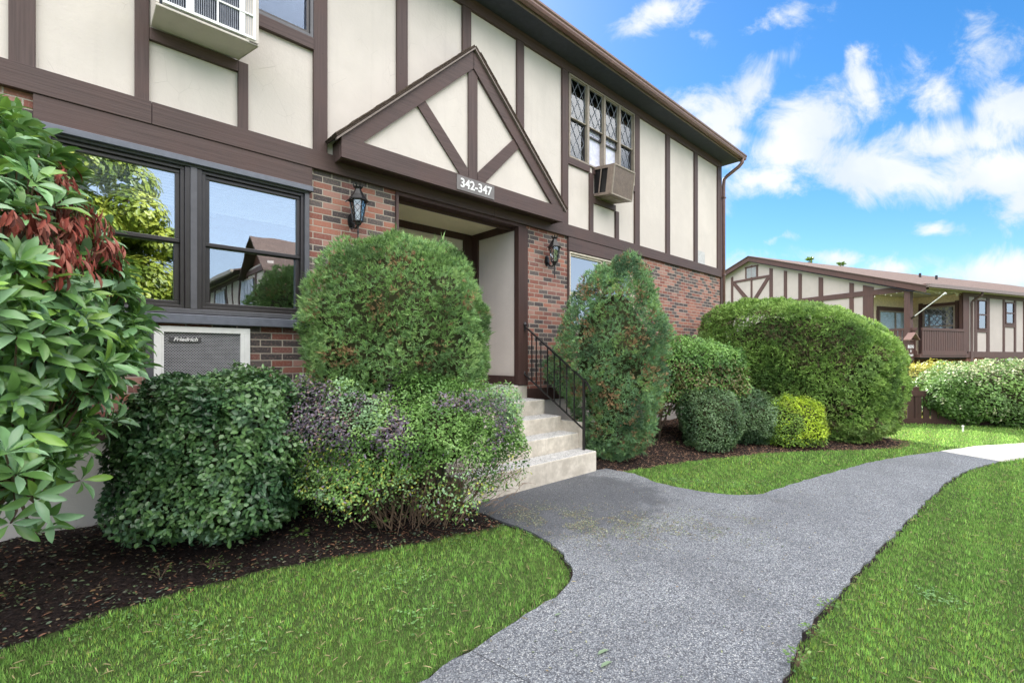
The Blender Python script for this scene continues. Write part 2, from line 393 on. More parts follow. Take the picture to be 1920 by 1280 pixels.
def wall_panel(mb, axis, off, th, a0, a1, z0, z1, holes):
    """wall on plane (axis 'Y' => y=off), thickness th inward, rectangular holes (a0,a1,z0,z1)"""
    As = sorted({a0, a1, *[v for h in holes for v in h[:2]]}); Zs = sorted({z0, z1, *[v for h in holes for v in h[2:]]})
    def cell(x, z): return not any(h[0] < x < h[1] and h[2] < z < h[3] for h in holes)
    P = (lambda a, d, z: (a, off+d, z)) if axis == 'Y' else (lambda a, d, z: (off+d, a, z))
    for i in range(len(As)-1):
        for j in range(len(Zs)-1):
            A, B, C, E = As[i], As[i+1], Zs[j], Zs[j+1]
            if cell((A+B)/2, (C+E)/2):
                mb.quad(P(A, 0, C), P(B, 0, C), P(B, 0, E), P(A, 0, E)); mb.quad(P(A, th, C), P(A, th, E), P(B, th, E), P(B, th, C))
    for (A, B, C, E) in list(holes)+[(a0, a1, z0, z1)]:
        mb.quad(P(A, 0, C), P(B, 0, C), P(B, th, C), P(A, th, C)); mb.quad(P(A, 0, E), P(A, th, E), P(B, th, E), P(B, 0, E))
        mb.quad(P(A, 0, C), P(A, th, C), P(A, th, E), P(A, 0, E)); mb.quad(P(B, 0, C), P(B, 0, E), P(B, th, E), P(B, th, C))
def text_mesh(name, s, size, m, parent, mtx, bold=.0, shear=0, ext=.004, align='CENTER'):
    cu = bpy.data.curves.new(name, 'FONT'); cu.body = s; cu.size = size; cu.extrude = ext; cu.offset = bold; cu.shear = shear
    cu.align_x = align; cu.align_y = 'CENTER'; cu.resolution_u = 4
    tmp = bpy.data.objects.new(name+'_c', cu); COL.objects.link(tmp)
    bpy.context.view_layer.update()
    me = bpy.data.meshes.new_from_object(tmp.evaluated_get(bpy.context.evaluated_depsgraph_get()))
    bpy.data.objects.remove(tmp); me.materials.clear(); me.materials.append(m); me.transform(mtx); me.name = name
    o = bpy.data.objects.new(name, me); COL.objects.link(o); o.parent = parent; return o
FRONTM = Matrix(((1, 0, 0), (0, 0, -1), (0, 1, 0))).to_4x4()    # text xy -> world xz, facing -Y

# numpy leaves -------------------------------------------------
TPL = {
 'needle': (np.array([(0, -.5, 0), (0, .5, 0), (1, 0, .08)]), [(0, 1, 2)]),
 'blade': (np.array([(0, -.5, 0), (0, .5, 0), (.55, .42, .10), (.55, -.42, .10), (1, 0, .34)]), [(0, 1, 2, 3), (3, 2, 4)]),
 'oval': (np.array([(0, 0, 0), (.28, -.46, .06), (.68, -.40, .05), (1, 0, -.06), (.68, .40, .05), (.28, .46, .06)]), [(0, 3, 2, 1), (0, 5, 4, 3)]),
 'spray': (np.array([(0, -.06, 0), (0, .06, 0), (.35, .34, .03), (.52, .12, .02), (.75, .30, .03), (1, 0, .0), (.75, -.30, .03), (.52, -.12, .02), (.35, -.34, .03)]),
           [(0, 1, 2, 3), (0, 3, 7), (0, 7, 8), (3, 4, 5), (3, 5, 7), (7, 5, 6)]),
}
def _rhodo():
    L = [(0, .0, .0), (.12, .12, .01), (.35, .42, .03), (.62, .50, .02), (.86, .30, -.05), (1, .0, -.14)]
    V = [];F = []
    for l, wd, h in L: V += [(l, -wd, h+.10*wd), (l, 0, h-.01), (l, wd, h+.10*wd)]
    for k in range(len(L)-1):
        a = k*3
        F += [(a, a+1, a+4, a+3), (a+1, a+2, a+5, a+4)]
    return np.array(V), F
TPL['rhodo'] = _rhodo()
def unit(a): return a/np.maximum(np.linalg.norm(a, axis=1, keepdims=True), 1e-9)
def leaves(name, P, U, N, L, W, colr, tpl, m, parent=None, smooth=False, extra=None):
    """P base, U direction, N normal hint, L length, W width, colr (n,3)"""
    tv, tf = TPL[tpl]; n = len(P); k = len(tv)
    U = unit(U); S = unit(np.cross(N, U)); Nn = np.cross(U, S)
    L = np.broadcast_to(L, (n,)); W = np.broadcast_to(W, (n,))
    V = P[:, None, :] + U[:, None, :]*(L[:, None]*tv[None, :, 0])[..., None] + S[:, None, :]*(W[:, None]*tv[None, :, 1])[..., None] + Nn[:, None, :]*(L[:, None]*tv[None, :, 2])[..., None]
    V = V.reshape(-1, 3).astype(np.float32)
    fl = np.concatenate([np.array(f) for f in tf]); cnt = np.array([len(f) for f in tf])
    LI = (np.arange(n)[:, None]*k + fl[None, :]).ravel().astype(np.int32)
    PC = np.tile(cnt, n).astype(np.int32); PS = np.concatenate([[0], np.cumsum(PC)[:-1]]).astype(np.int32)
    me = bpy.data.meshes.new(name)
    me.vertices.add(len(V)); me.vertices.foreach_set('co', V.ravel())
    me.loops.add(len(LI)); me.loops.foreach_set('vertex_index', LI)
    me.polygons.add(len(PC)); me.polygons.foreach_set('loop_start', PS)
    try: me.polygons.foreach_set('loop_total', PC)
    except Exception: pass
    me.update(calc_edges=True)
    at = me.attributes.new('col', 'FLOAT_COLOR', 'POINT')
    C4 = np.ones((n, k, 4), np.float32); C4[..., :3] = np.clip(colr, 0, 1)[:, None, :]
    at.data.foreach_set('color', C4.ravel())
    if smooth: me.polygons.foreach_set('use_smooth', np.ones(len(PC), bool))
    me.materials.append(m)
    o = bpy.data.objects.new(name, me); COL.objects.link(o)
    if parent is not None: o.parent = parent
    return o
def snoise(P, freq, seed=0, octs=3):
    r = np.random.RandomState(seed); out = np.zeros(len(P)); amp = 1; tot = 0
    for o in range(octs):
        for k in range(5):
            d = r.normal(size=3); d /= np.linalg.norm(d)
            out += amp*np.sin((P@d)*freq*(.7+.6*r.rand())*2.2+r.rand()*6.28)
        tot += amp*1.6; amp *= .55; freq *= 2.1
    return out/tot       # about -1..1
from mathutils.kdtree import KDTree
def shell(n, c, ax, ext, pw=2.5, thick=.18, lump=.05, lf=7, seed=0, zmin=None, taper=None, rng=None, clump=0, camp=.35):
    """points in the outer shell of a lumpy super-ellipsoid. ax = angle of local x axis; returns P, N(outward), depth 0..1"""
    rng = rng or np.random.RandomState(seed)
    d = rng.normal(size=(n, 3))*np.array(ext); d = unit(d)
    e = np.array(ext)
    q = (np.abs(d[:, 0]/e[0])**pw + np.abs(d[:, 1]/e[1])**pw + np.abs(d[:, 2]/e[2])**pw)**(-1/pw)
    dep = rng.rand(n)**2.2
    Pl = d*q[:, None]
    nr = np.sign(Pl)*np.abs(Pl/e)**(pw-1)/e; nr = unit(nr)
    lum = snoise(Pl+seed, lf, seed)*lump + snoise(Pl+seed, lf*.35, seed+3, 2)*lump*.8
    if clump:
        mc_ = max(20, int(3.2*(e[0]*e[1]+e[0]*e[2]+e[1]*e[2])*1.6/clump**2)); sel = rng.randint(0, n, mc_); kd = KDTree(mc_)
        for i_, s_ in enumerate(sel): kd.insert(Pl[s_], i_)
        kd.balance(); hi_ = rng.rand(mc_)
        res = [kd.find(p_) for p_ in Pl]; ci = np.array([q_[1] for q_ in res]); dd = np.array([q_[2] for q_ in res])
        tt_ = np.clip(dd/(clump*.75), 0, 1.3)
        lum = lum + clump*camp*(1-tt_**2) + clump*.35*(hi_[ci]-.5)
        nr2 = unit(nr + (Pl-Pl[sel[ci]])/clump*.95)
    else: nr2 = nr
    Pl = Pl + nr*lum[:, None] - nr*(dep*thick)[:, None]
    nr = nr2
    if taper is not None:
        t = taper((Pl[:, 2]/e[2]))
        Pl[:, 0] *= t; Pl[:, 1] *= t
    ca, sa = math.cos(ax), math.sin(ax); R = np.array([[ca, -sa, 0], [sa, ca, 0], [0, 0, 1]])
    Pl = Pl*1.0
    Pw = Pl@R.T + np.array(c); Nw = nr@R.T
    ok = np.ones(n, bool)
    if zmin is not None: ok &= Pw[:, 2] > zmin
    ok &= (Pw[:, 1] < 4.985) | (Pw[:, 0] > 11.75)
    return Pw[ok], Nw[ok], dep[ok]
def pal(n, cols, rng, P=None, freq=3, seed=0, jit=.18):
    cols = np.array(cols); t = rng.rand(n)
    if P is not None: t = np.clip(.5+.55*snoise(P, freq, seed)+.35*(rng.rand(n)-.5), 0, .999)
    x = t*(len(cols)-1); i = np.minimum(x.astype(int), len(cols)-2); f = (x-i)[:, None]
    c = cols[i]*(1-f)+cols[i+1]*f
    return c*(1+jit*(rng.rand(n, 1)*2-1))
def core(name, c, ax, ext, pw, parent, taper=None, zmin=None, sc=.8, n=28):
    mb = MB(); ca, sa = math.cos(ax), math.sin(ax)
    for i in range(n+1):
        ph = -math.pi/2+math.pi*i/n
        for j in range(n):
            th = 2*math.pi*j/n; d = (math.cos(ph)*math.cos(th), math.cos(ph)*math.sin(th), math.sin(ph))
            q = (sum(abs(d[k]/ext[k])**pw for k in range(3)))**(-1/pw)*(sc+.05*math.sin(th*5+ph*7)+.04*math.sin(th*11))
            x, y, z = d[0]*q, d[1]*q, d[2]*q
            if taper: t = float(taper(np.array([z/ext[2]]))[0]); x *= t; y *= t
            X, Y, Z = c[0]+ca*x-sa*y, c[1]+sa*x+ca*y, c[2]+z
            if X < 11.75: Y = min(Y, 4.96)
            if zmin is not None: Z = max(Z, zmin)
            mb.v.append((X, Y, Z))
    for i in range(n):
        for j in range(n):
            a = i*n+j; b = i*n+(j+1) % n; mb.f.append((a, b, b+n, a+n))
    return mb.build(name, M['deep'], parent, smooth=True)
def stems(name, base, tops, r0, parent, m, wob=.05, n=5, rng=None):
    rng = rng or random
    mb = MB()
    for tp in tops:
        b = Vector(base)+Vector((rng.uniform(-.05, .05), rng.uniform(-.05, .05), 0)); tp = Vector(tp); pts = []; rad = []
        for k in range(n):
            f = k/(n-1); p = b.lerp(tp, f)+Vector((rng.uniform(-1, 1), rng.uniform(-1, 1), rng.uniform(-1, 1)*.4))*wob*math.sin(f*math.pi)
            p.z += .12*(tp-b).length*math.sin(f*math.pi)*.5
            pts.append(p); rad.append(r0*(1-.72*f))
        mb.tube(pts, rad, 6)
    return mb.build(name, m, parent, smooth=True)
# ------------------------------------------------------------ ground
def pip(X, Y, poly):
    ins = np.zeros(len(X), bool); n = len(poly)
    for i in range(n):
        x1, y1 = poly[i]; x2, y2 = poly[(i+1) % n]
        if y1 == y2: continue
        c = ((y1 > Y) != (y2 > Y)) & (X < (x2-x1)*(Y-y1)/(y2-y1)+x1); ins ^= c
    return ins
def ssf(x): x = np.clip(x, 0, 1); return x*x*(3-2*x)
def gz(X, Y):
    """height of the terrain"""
    X = np.asarray(X, float); Y = np.asarray(Y, float)
    far = ssf((X-14.6)/5.5)*-1.35
    return far
BEDL = [(-9, 3.5), (-1.2, 3.52), (-.26, 3.50), (-.07, 3.54), (.16, 3.60), (.49, 3.60), (.94, 3.57), (1.4, 3.45), (1.87, 3.28), (2.3, 3.18), (2.57, 3.12), (2.80, 3.06)]
BEDR = [(4.99, 3.76), (5.2, 3.50), (5.6, 3.36), (6.0, 3.29), (6.77, 3.04), (7.87, 2.60), (8.65, 2.12), (9.3, 1.60), (9.9, 1.25), (10.6, 1.2), (11.2, 1.7), (11.7, 2.6)]
PATH = [(-9, 1.5), (-3, 1.62), (0, 1.80), (1.2, 1.85), (1.72, 1.90), (2.18, 1.94), (2.40, 1.99), (2.54, 2.10), (2.70, 2.32), (2.80, 2.55), (2.85, 2.8), (2.84, 3.08), (2.83, 3.73), (5.0, 3.73), (5.16, 3.70),
        (5.20, 3.3), (5.03, 2.9), (5.0, 2.66), (5.06, 2.3), (5.20, 2.02), (5.45, 1.87), (6.32, 1.74), (8.07, 1.42), (9.1, 1.12), (9.93, .80), (9.58, .16), (8.6, .42), (7.78, .54), (6.6, .62), (5.42, .67), (4.56, .72), (3.9, .75), (3.28, .77), (2.89, .78), (2.4, .73), (1, .6), (-3, .4), (-9, .3)]
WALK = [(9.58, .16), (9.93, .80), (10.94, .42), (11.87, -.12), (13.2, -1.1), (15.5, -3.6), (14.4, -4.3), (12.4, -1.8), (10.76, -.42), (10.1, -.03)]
xs = np.concatenate([np.linspace(-90, -12, 14), np.linspace(-11, 28, 118), np.linspace(30, 150, 24)])
ys = np.concatenate([np.linspace(-90, -14, 14), np.linspace(-13, 20, 100), np.linspace(22, 150, 24)])
gx, gy = np.meshgrid(xs, ys); mb = MB()
mb.v = [tuple(v) for v in np.stack([gx.ravel(), gy.ravel(), gz(gx.ravel(), gy.ravel())], 1)]
nx = len(xs); mb.f = [(j*nx+i, j*nx+i+1, (j+1)*nx+i+1, (j+1)*nx+i) for j in range(len(ys)-1) for i in range(nx-1)]
tag(mb.build('ground', M['lawn'], smooth=True), 'green lawn ground around the apartment buildings', 'ground', kind='structure')
def densify(poly, st=.08, jit=.014, rng=random.Random(3)):
    out = []
    for i in range(len(poly)):
        a = Vector(poly[i]); b = Vector(poly[(i+1) % len(poly)]); n = max(1, min(60, int((b-a).length/st)))
        for k in range(n):
            p = a.lerp(b, k/n); out.append((p.x+rng.uniform(-jit, jit), p.y+rng.uniform(-jit, jit)))
    return out
def slab(name, poly, z0, z1, m, jit=.014):
    pts = densify(poly, jit=jit); mb = MB()
    top = [(x, y, float(gz(x, y))+z1) for x, y in pts]; bot = [(x, y, float(gz(x, y))+z0) for x, y in pts]
    n = len(pts); mb.v = top+bot
    mb.f = [tuple(t) for t in tessellate_polygon([[Vector(p) for p in top]])]
    area = sum(pts[i][0]*pts[(i+1) % n][1]-pts[(i+1) % n][0]*pts[i][1] for i in range(n))
    fixed = []
    for t in mb.f:
        a, b, c = (Vector(top[k]) for k in t)
        fixed.append(t if (b-a).cross(c-a).z > 0 else (t[0], t[2], t[1]))
    mb.f = fixed+[(i, n+i, n+(i+1) % n, (i+1) % n) for i in range(n)]
    return mb.build(name, m)
def offset(poly, d):
    n = len(poly); out = []; area = sum(poly[i][0]*poly[(i+1) % n][1]-poly[(i+1) % n][0]*poly[i][1] for i in range(n)); sg = 1 if area > 0 else -1
    for i in range(n):
        a, b, c = Vector(poly[i-1]), Vector(poly[i]), Vector(poly[(i+1) % n]); t = ((b-a).normalized()+(c-b).normalized()); t.normalize(); out.append((b.x+t.y*d*sg, b.y-t.x*d*sg))
    return out
EDGE = offset(PATH, .020)
tag(slab('soil_lip', EDGE, -.05, .008, M['soil'], jit=.016), 'thin dark soil edge between lawn and path', 'soil', kind='structure')
tag(slab('asphalt_path', PATH, -.05, .024, M['asphalt']), 'grey aggregate path that forks to the entry steps', 'path', kind='structure')
mc = concrete(); mc.name = 'sunlit_walk'
tag(slab('sunlit_path_end', WALK, -.05, .028, plain('sunlit_pale_path', (.62, .60, .55), .85, .3), jit=.004), 'end of the grey path with its sunlight put into a pale colour', 'path', kind='structure')  # sunlight put into the slab's pale colour, edge laid along the shadow line
def bedz(X, Y, lo):
    t = np.clip((Y-lo)/np.maximum(5.02-lo, .2), 0, 1)
    return gz(X, Y)+.006+.165*ssf(t*1.25)+.012*np.sin(X*9)*np.sin(Y*11)*ssf(t*5)
def bed(name, line, x0, x1, label):
    X = np.arange(x0, x1+.01, .06); lx = [p[0] for p in line]; ly = [p[1] for p in line]; lo = np.interp(X, lx, ly); R = 16; mb = MB()
    lo = lo+.02*np.sin(X*14)+.012*np.sin(X*37)
    for i, x in enumerate(X):
        for r in range(R):
            y = lo[i]+(5.02-lo[i])*r/(R-1); mb.v.append((x, y, float(bedz(x, y, lo[i]))+(0 if r else -.02)))
    mb.f = [(i*R+r, (i+1)*R+r, (i+1)*R+r+1, i*R+r+1) for i in range(len(X)-1) for r in range(R-1)]
    return tag(mb.build(name, M['soil'], smooth=True), label, 'planting bed', kind='structure')
bed('mulch_bed', BEDL, -9, 2.82, 'dark mulch bed left of the entry steps')
bed('mulch_bed', BEDR, 5.0, 11.7, 'brown mulch bed right of the entry steps')
def bed_lo(X): return np.where(X < 3.5, np.interp(X, [p[0] for p in BEDL], [p[1] for p in BEDL]), np.interp(X, [p[0] for p in BEDR], [p[1] for p in BEDR]))

# ------------------------------------------------------------ main building
B = empty('apartment_building', 'two storey cream and brown half timbered building with brick ground floor and 342-347 sign', 'building')
XL, XR, YF, YB = -9.0, 11.73, 5.0, 14.5
OPEN = (2.80, 4.955, .9, 3.44)
WL = (-.15, 1.80, 1.87, 3.24)     # big ground floor window
WR = (5.92, 7.87, 1.87, 3.22)     # right ground floor window
WU = (5.935, 7.87, 4.75, 6.12)    # four light window upstairs
WT = (1.235, 1.84, 4.79, 6.0)     # upstairs window at the left
ACS = (.50, 1.145, 4.27, 4.72)
mb = MB(); wall_panel(mb, 'Y', YF, .25, XL, XR, 1.0, 3.45, [(OPEN[0], OPEN[1], 1.0, 3.45), WL, WR]); mb.f = mb.f
wall_panel(mb, 'X', XR, -.25, YF+.002, YB, 1.0, 3.45, [])
mb.build('brick_wall', M['brick'], B)
mb = MB(); mb.box(XL, OPEN[0], YF-.012, YF+.24, -.4, 1.0); mb.box(OPEN[1], XR, YF-.012, YF+.24, -.4, 1.0); mb.box(XR-.24, XR+.012, YF+.24, YB, -1, 1.0)
mb.build('foundation', M['found'], B)
mb = MB(); wall_panel(mb, 'Y', YF, .25, XL, XR, 3.45, 6.3, [WU, WT])
wall_panel(mb, 'X', XR, -.25, YF+.002, YB, 3.45, 6.3, [])
mb.prism([(XR-.01, YF, 6.3), (XR-.01, YB, 6.3), (XR-.01, (YF+YB)/2, 8.05)], (-.2, 0, 0))
mb.build('stucco_wall', M['stucco'], B)
mb = MB(); mb.box(XL, XR, YB, YB+.2, -.5, 6.3); mb.box(XL-.2, XL, YF, YB, -.5, 6.3); mb.build('rear_wall', M['stucco'], B)
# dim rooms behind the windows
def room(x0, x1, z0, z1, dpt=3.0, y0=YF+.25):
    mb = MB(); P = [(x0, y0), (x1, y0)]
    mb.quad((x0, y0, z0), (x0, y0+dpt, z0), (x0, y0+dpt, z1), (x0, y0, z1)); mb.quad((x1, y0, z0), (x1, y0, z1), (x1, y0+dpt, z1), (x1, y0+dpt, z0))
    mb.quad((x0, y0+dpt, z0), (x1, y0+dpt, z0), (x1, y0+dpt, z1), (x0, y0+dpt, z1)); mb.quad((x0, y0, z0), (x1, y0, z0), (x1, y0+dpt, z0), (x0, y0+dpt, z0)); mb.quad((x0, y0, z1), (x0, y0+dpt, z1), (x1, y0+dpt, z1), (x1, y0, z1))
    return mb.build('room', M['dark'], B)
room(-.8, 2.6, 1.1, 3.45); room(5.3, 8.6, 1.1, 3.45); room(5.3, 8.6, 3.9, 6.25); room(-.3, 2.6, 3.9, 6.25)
# timbers
def tb(x0, x1, z0, z1, up=True, y=.035, nm=None):
    mb = MB().box(x0, x1, YF-y, YF+.01, z0, z1)
    return mb.build(nm or ('timber_post' if up else 'timber_beam'), M['tz' if up else 'tx'], B, bevel=.004)
BELT0, BELT1, FR0 = 3.445, 3.635, 6.12
for a_, b_ in ((XL, -4.2), (-4.197, .50), (.503, 4.30), (4.303, 8.05), (8.053, XR+.02)): tb(a_, b_, BELT0, BELT1, False, .05)
for a_, b_ in ((XL, -3.0), (-2.997, 2.2), (2.203, 7.0), (7.003, XR)): tb(a_, b_, FR0, 6.27, False, .042, 'frieze')
for a, b_ in ((-8.2, -8.05), (-6.6, -6.45), (-5.0, -4.85), (-3.5, -3.35), (-1.9, -1.75), (-.325, -.186), (.39, .485), (1.841, 1.985), (2.804, 2.947), (3.767, 3.909), (4.757, 4.90), (5.76, 5.908), (7.869, 8.037), (9.054, 9.208), (10.314, 10.471), (11.53, 11.733)):
    tb(a, b_, BELT1, FR0)
tb(1.148, 1.233, BELT1, 4.262); tb(6.475, 6.575, BELT1, 4.635); tb(7.238, 7.339, BELT1, 4.14)
tb(.487, 1.148, 4.16, 4.262, False); tb(1.148, 1.84, 4.665, 4.785, False, .045, 'window_sill_board')
tb(5.908, 6.475, 4.635, 4.745, False); tb(6.575, 7.868, 4.635, 4.745, False); tb(6.577, 7.238, 4.14, 4.24, False)
tb(-.20, 1.825, 3.245, 3.443, False, .04, 'window_header'); tb(5.908, 7.868, 3.225, 3.443, False, .04, 'window_header')
# small side wall corner board and trims
MB().box(XR+.004, XR+.03, YF-.03, YF+.16, 3.64, 6.27).build('corner_board', M['tz'], B, bevel=.004)
MB().box(XR+.004, XR+.03, YF-.03, YB, 3.445, 3.635).build('timber_beam', M['tx'], B)
for a, b_ in ((XL, OPEN[0]-.001), (OPEN[1]+.02, XR)):
    MB().box(a, b_, YF-.03, YF+.01, .83, 1.02).build('base_board', M['tdark'], B, bevel=.004)
# notice plate in the last upper panel
nt = MB().box(10.50, 10.87, YF-.012, YF-.001, 3.645, 3.935).build('wall_plate', plain('pale_plate', (.52, .51, .50), .5), B)
# frames of windows
def frame(mb, x0, x1, z0, z1, wd, y0, y1):
    mb.box(x0, x1, y0, y1, z0, z0+wd); mb.box(x0, x1, y0, y1, z1-wd, z1); mb.box(x0, x0+wd, y0, y1, z0+wd, z1-wd); mb.box(x1-wd, x1, y0, y1, z0+wd, z1-wd)
# --- the big window
Wn = MB(); frame(Wn, -.15, 1.80, 1.875, 3.215, .045, YF-.03, YF+.12); wf = Wn.build('window', M['bronze2'], B, bevel=.004)
MB().box(-.2, 1.825, YF-.07, YF+.02, 3.19, 3.243).build('window_cap', M['clad'], wf, bevel=.004)
MB().box(-.2, 1.82, YF-.075, YF+.05, 1.785, 1.868).build('sill', M['clad'], wf, bevel=.006)
MB().box(.735, .865, YF-.02, YF+.12, 1.92, 3.17).build('mullion', M['bronze'], wf, bevel=.006)
MB().box(.775, .825, YF-.033, YF-.021, 1.92, 3.17).build('mullion_cover', M['bronze2'], wf, bevel=.003)
for (a, b_) in ((-.105, .735), (.865, 1.755)):
    f = MB(); frame(f, a, b_, 1.92, 3.17, .03, YF+.0, YF+.10); f.build('sash_track', M['bronze'], wf, bevel=.003)
    f = MB(); frame(f, a+.03, b_-.03, 2.50, 3.14, .034, YF+.025, YF+.07); f.build('upper_sash', M['bronze'], wf, bevel=.004)
    f = MB(); frame(f, a+.03, b_-.03, 1.95, 2.535, .040, YF+.045, YF+.10); f.build('lower_sash', M['bronze'], wf, bevel=.004)
    MB().box(a+.06, b_-.06, YF+.045, YF+.049, 2.53, 3.11).build('pane', M['glass'], wf)
    MB().box(a+.065, b_-.065, YF+.072, YF+.076, 1.985, 2.50).build('pane', M['glass2'], wf)
    bl = MB()
    for k in range(11):
        z = 2.845+k*.0262; bl.prism([(a+.066, YF+.060, z), (b_-.066, YF+.060, z), (b_-.066, YF+.068, z+.026), (a+.066, YF+.068, z+.026)], (0, .002, 0))
    bl.box(a+.066, b_-.066, YF+.056, YF+.070, 2.822, 2.842)
    bl.build('blind', M['white'], wf)
MB().box(.93, 1.35, 6.9, 7.1, 3.30, 3.36).build('ceiling_lamp', plain('warm_lamp', (.8, .7, .5)), B)
# --- right ground floor window
f = MB(); frame(f, 5.945, 7.86, 1.88, 3.215, .028, YF-.025, YF+.1); wf = f.build('window', M['cream'], B, bevel=.003)
MB().box(5.915, 5.943, YF-.03, YF+.02, 1.80, 3.222).build('jamb_board', M['tz'], wf)
MB().box(5.915, 7.89, YF-.07, YF+.05, 1.795, 1.872).build('sill', M['tx'], wf)
MB().box(6.865, 6.925, YF-.02, YF+.1, 1.91, 3.185).build('mullion', M['alum'], wf)
for (a, b_) in ((5.975, 6.86), (6.93, 7.83)):
    f = MB(); frame(f, a, b_, 1.91, 3.183, .028, YF+.0, YF+.06); f.box(a, b_, YF+.005, YF+.06, 2.52, 2.56); f.build('sash', M['cream'], wf)
    MB().box(a+.02, b_-.02, YF+.03, YF+.034, 1.93, 3.16).build('pane', M['glass'], wf)
    MB().box(a+.0, b_-.06, YF+.14, YF+.15, 1.95, 3.15).build('curtain', M['lace'], wf)
# --- four light window upstairs with diamond lattice
f = MB(); frame(f, 5.935, 7.866, 4.75, 6.118, .028, YF-.03, YF+.1); wf = f.build('window', M['alum'], B, bevel=.003)
n4 = 4; wsp = (7.838-5.963)/n4
def lattice(mb, x0, x1, z0, z1, y, st=.19, w=.006, asp=1.62):
    """diamond leading clipped to the rectangle"""
    for sg in (1, -1):
        k = -20
        while k < 40:
            # line: z = z0 + sg*asp*(x-x0) + k*st*asp
            pts = []
            for x in (x0, x1):
                z = z0+sg*asp*(x-x0)+k*st*asp
                pts.append((x, z))
            (xa, za), (xb, zb) = pts; t0, t1 = 0., 1.
            d = zb-za
            for lim, s_ in ((z0, 1), (z1, -1)):
                fa = s_*(za-lim); fb_ = s_*(zb-lim)
                if fa < 0 and fb_ < 0: t0, t1 = 1, 0; break
                if fa < 0: t0 = max(t0, fa/(fa-fb_))
                elif fb_ < 0: t1 = min(t1, fa/(fa-fb_))
            if t1-t0 > .02:
                A = (xa+(xb-xa)*t0, y, za+d*t0); Bp = (xa+(xb-xa)*t1, y, za+d*t1)
                mb.bar(A, Bp, .005, w, (0, 1, 0))
            k += 1
M['lead'] = plain('lead_grey', (.27, .28, .33), .5)
for k in range(4):
    a = 5.963+k*wsp; b_ = a+wsp
    if k: MB().box(a-.028, a+.028, YF-.035, YF+.09, 4.778, 6.09).build('mullion', M['alum'], wf, bevel=.003)
    x0, x1 = a+.028, b_-.028
    f = MB(); frame(f, x0, x1, 5.42, 6.09, .014, YF-.01, YF+.03); f.build('upper_sash', M['alum'], wf)
    lz = 5.28 if k in (1, 2) else 4.78
    f = MB(); frame(f, x0, x1, lz, 5.42+(.0), .018, YF+.02, YF+.055); f.build('lower_sash', M['bronze' if True else 'alum'], wf)
    MB().box(x0+.01, x1-.01, YF+.008, YF+.011, 5.43, 6.08).build('pane', M['glassb'], wf)
    lt = MB(); lattice(lt, x0+.014, x1-.014, 5.434, 6.076, YF+.002); lt.build('leading', M['lead'], wf)
    if k in (0, 3):
        MB().box(x0+.01, x1-.01, YF+.035, YF+.038, 4.79, 5.41).build('pane', M['glassb'], wf)
    lt = MB(); lattice(lt, x0+.018, x1-.018, lz+.018, 5.402, YF+.03); lt.box(x0+.018, x1-.018, YF+.027, YF+.034, lz+.055, lz+.061) if k in (1, 2) else None; lt.build('leading', M['lead'], wf)
    MB().box(x0, x1, YF+.060, YF+.064, 4.76, 5.90).build('curtain', plain('lavender_curtain', (.66, .68, .82), .9, .2), wf)
# --- window upstairs at the left
f = MB(); frame(f, 1.236, 1.838, 4.79, 6.1, .03, YF-.03, YF+.1); wf = f.build('window', M['bronze2'], B)
f = MB(); frame(f, 1.268, 1.806, 4.822, 6.07, .03, YF-.01, YF+.06); f.box(1.268, 1.806, YF-.01, YF+.06, 5.38, 5.42); f.build('sash', M['bronze'], wf)
MB().box(1.29, 1.785, YF+.02, YF+.024, 4.85, 6.05).build('pane', glass('dark_glass', .03, (.42, .50, .68)), wf)
MB().box(1.26, 1.81, YF+.12, YF+.13, 4.8, 6.05).build('screen', plain('dark_screen', (.06, .075, .10), .8), wf)
# --- entry recess
YR = 6.07
mb = MB(); mb.box(2.82, 4.80, YR, YR+.1, 1.08, 3.46); mb.build('recess_wall', M['stucco'], B)
for q_ in ((4.80, 4.95, YF+.06), (2.62, 2.80, YF+.26)): MB().box(*q_, YR+.1, 1.08, 3.46).build('recess_wall', M['stucco'], B)
MB().box(2.80, 4.80, YF+.12, YR, 3.462, 3.56).build('recess_ceiling', M['ceil'], B)
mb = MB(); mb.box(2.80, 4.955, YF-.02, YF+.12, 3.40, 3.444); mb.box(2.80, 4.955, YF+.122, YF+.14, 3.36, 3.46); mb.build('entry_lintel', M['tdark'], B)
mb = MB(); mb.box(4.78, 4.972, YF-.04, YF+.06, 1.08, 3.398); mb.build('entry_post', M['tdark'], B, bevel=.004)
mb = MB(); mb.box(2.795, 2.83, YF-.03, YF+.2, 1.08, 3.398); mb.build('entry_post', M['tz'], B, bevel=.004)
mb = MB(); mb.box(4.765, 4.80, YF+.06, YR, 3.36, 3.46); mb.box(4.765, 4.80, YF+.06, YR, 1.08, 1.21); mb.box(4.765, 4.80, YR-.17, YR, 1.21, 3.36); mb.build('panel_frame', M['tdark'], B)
mb = MB(); mb.box(2.82, 4.764, YR-.03, YR, 3.36, 3.46); mb.box(4.60, 4.764, YR-.03, YR, 1.08, 3.36); mb.box(2.83, 3.0, YR-.03, YR, 1.08, 3.36); mb.box(3.0, 4.60, YR-.03, YR, 3.13, 3.18); mb.box(3.0, 4.6, YR-.03, YR, 1.08, 1.12); mb.build('door_surround', M['tdark'], B)
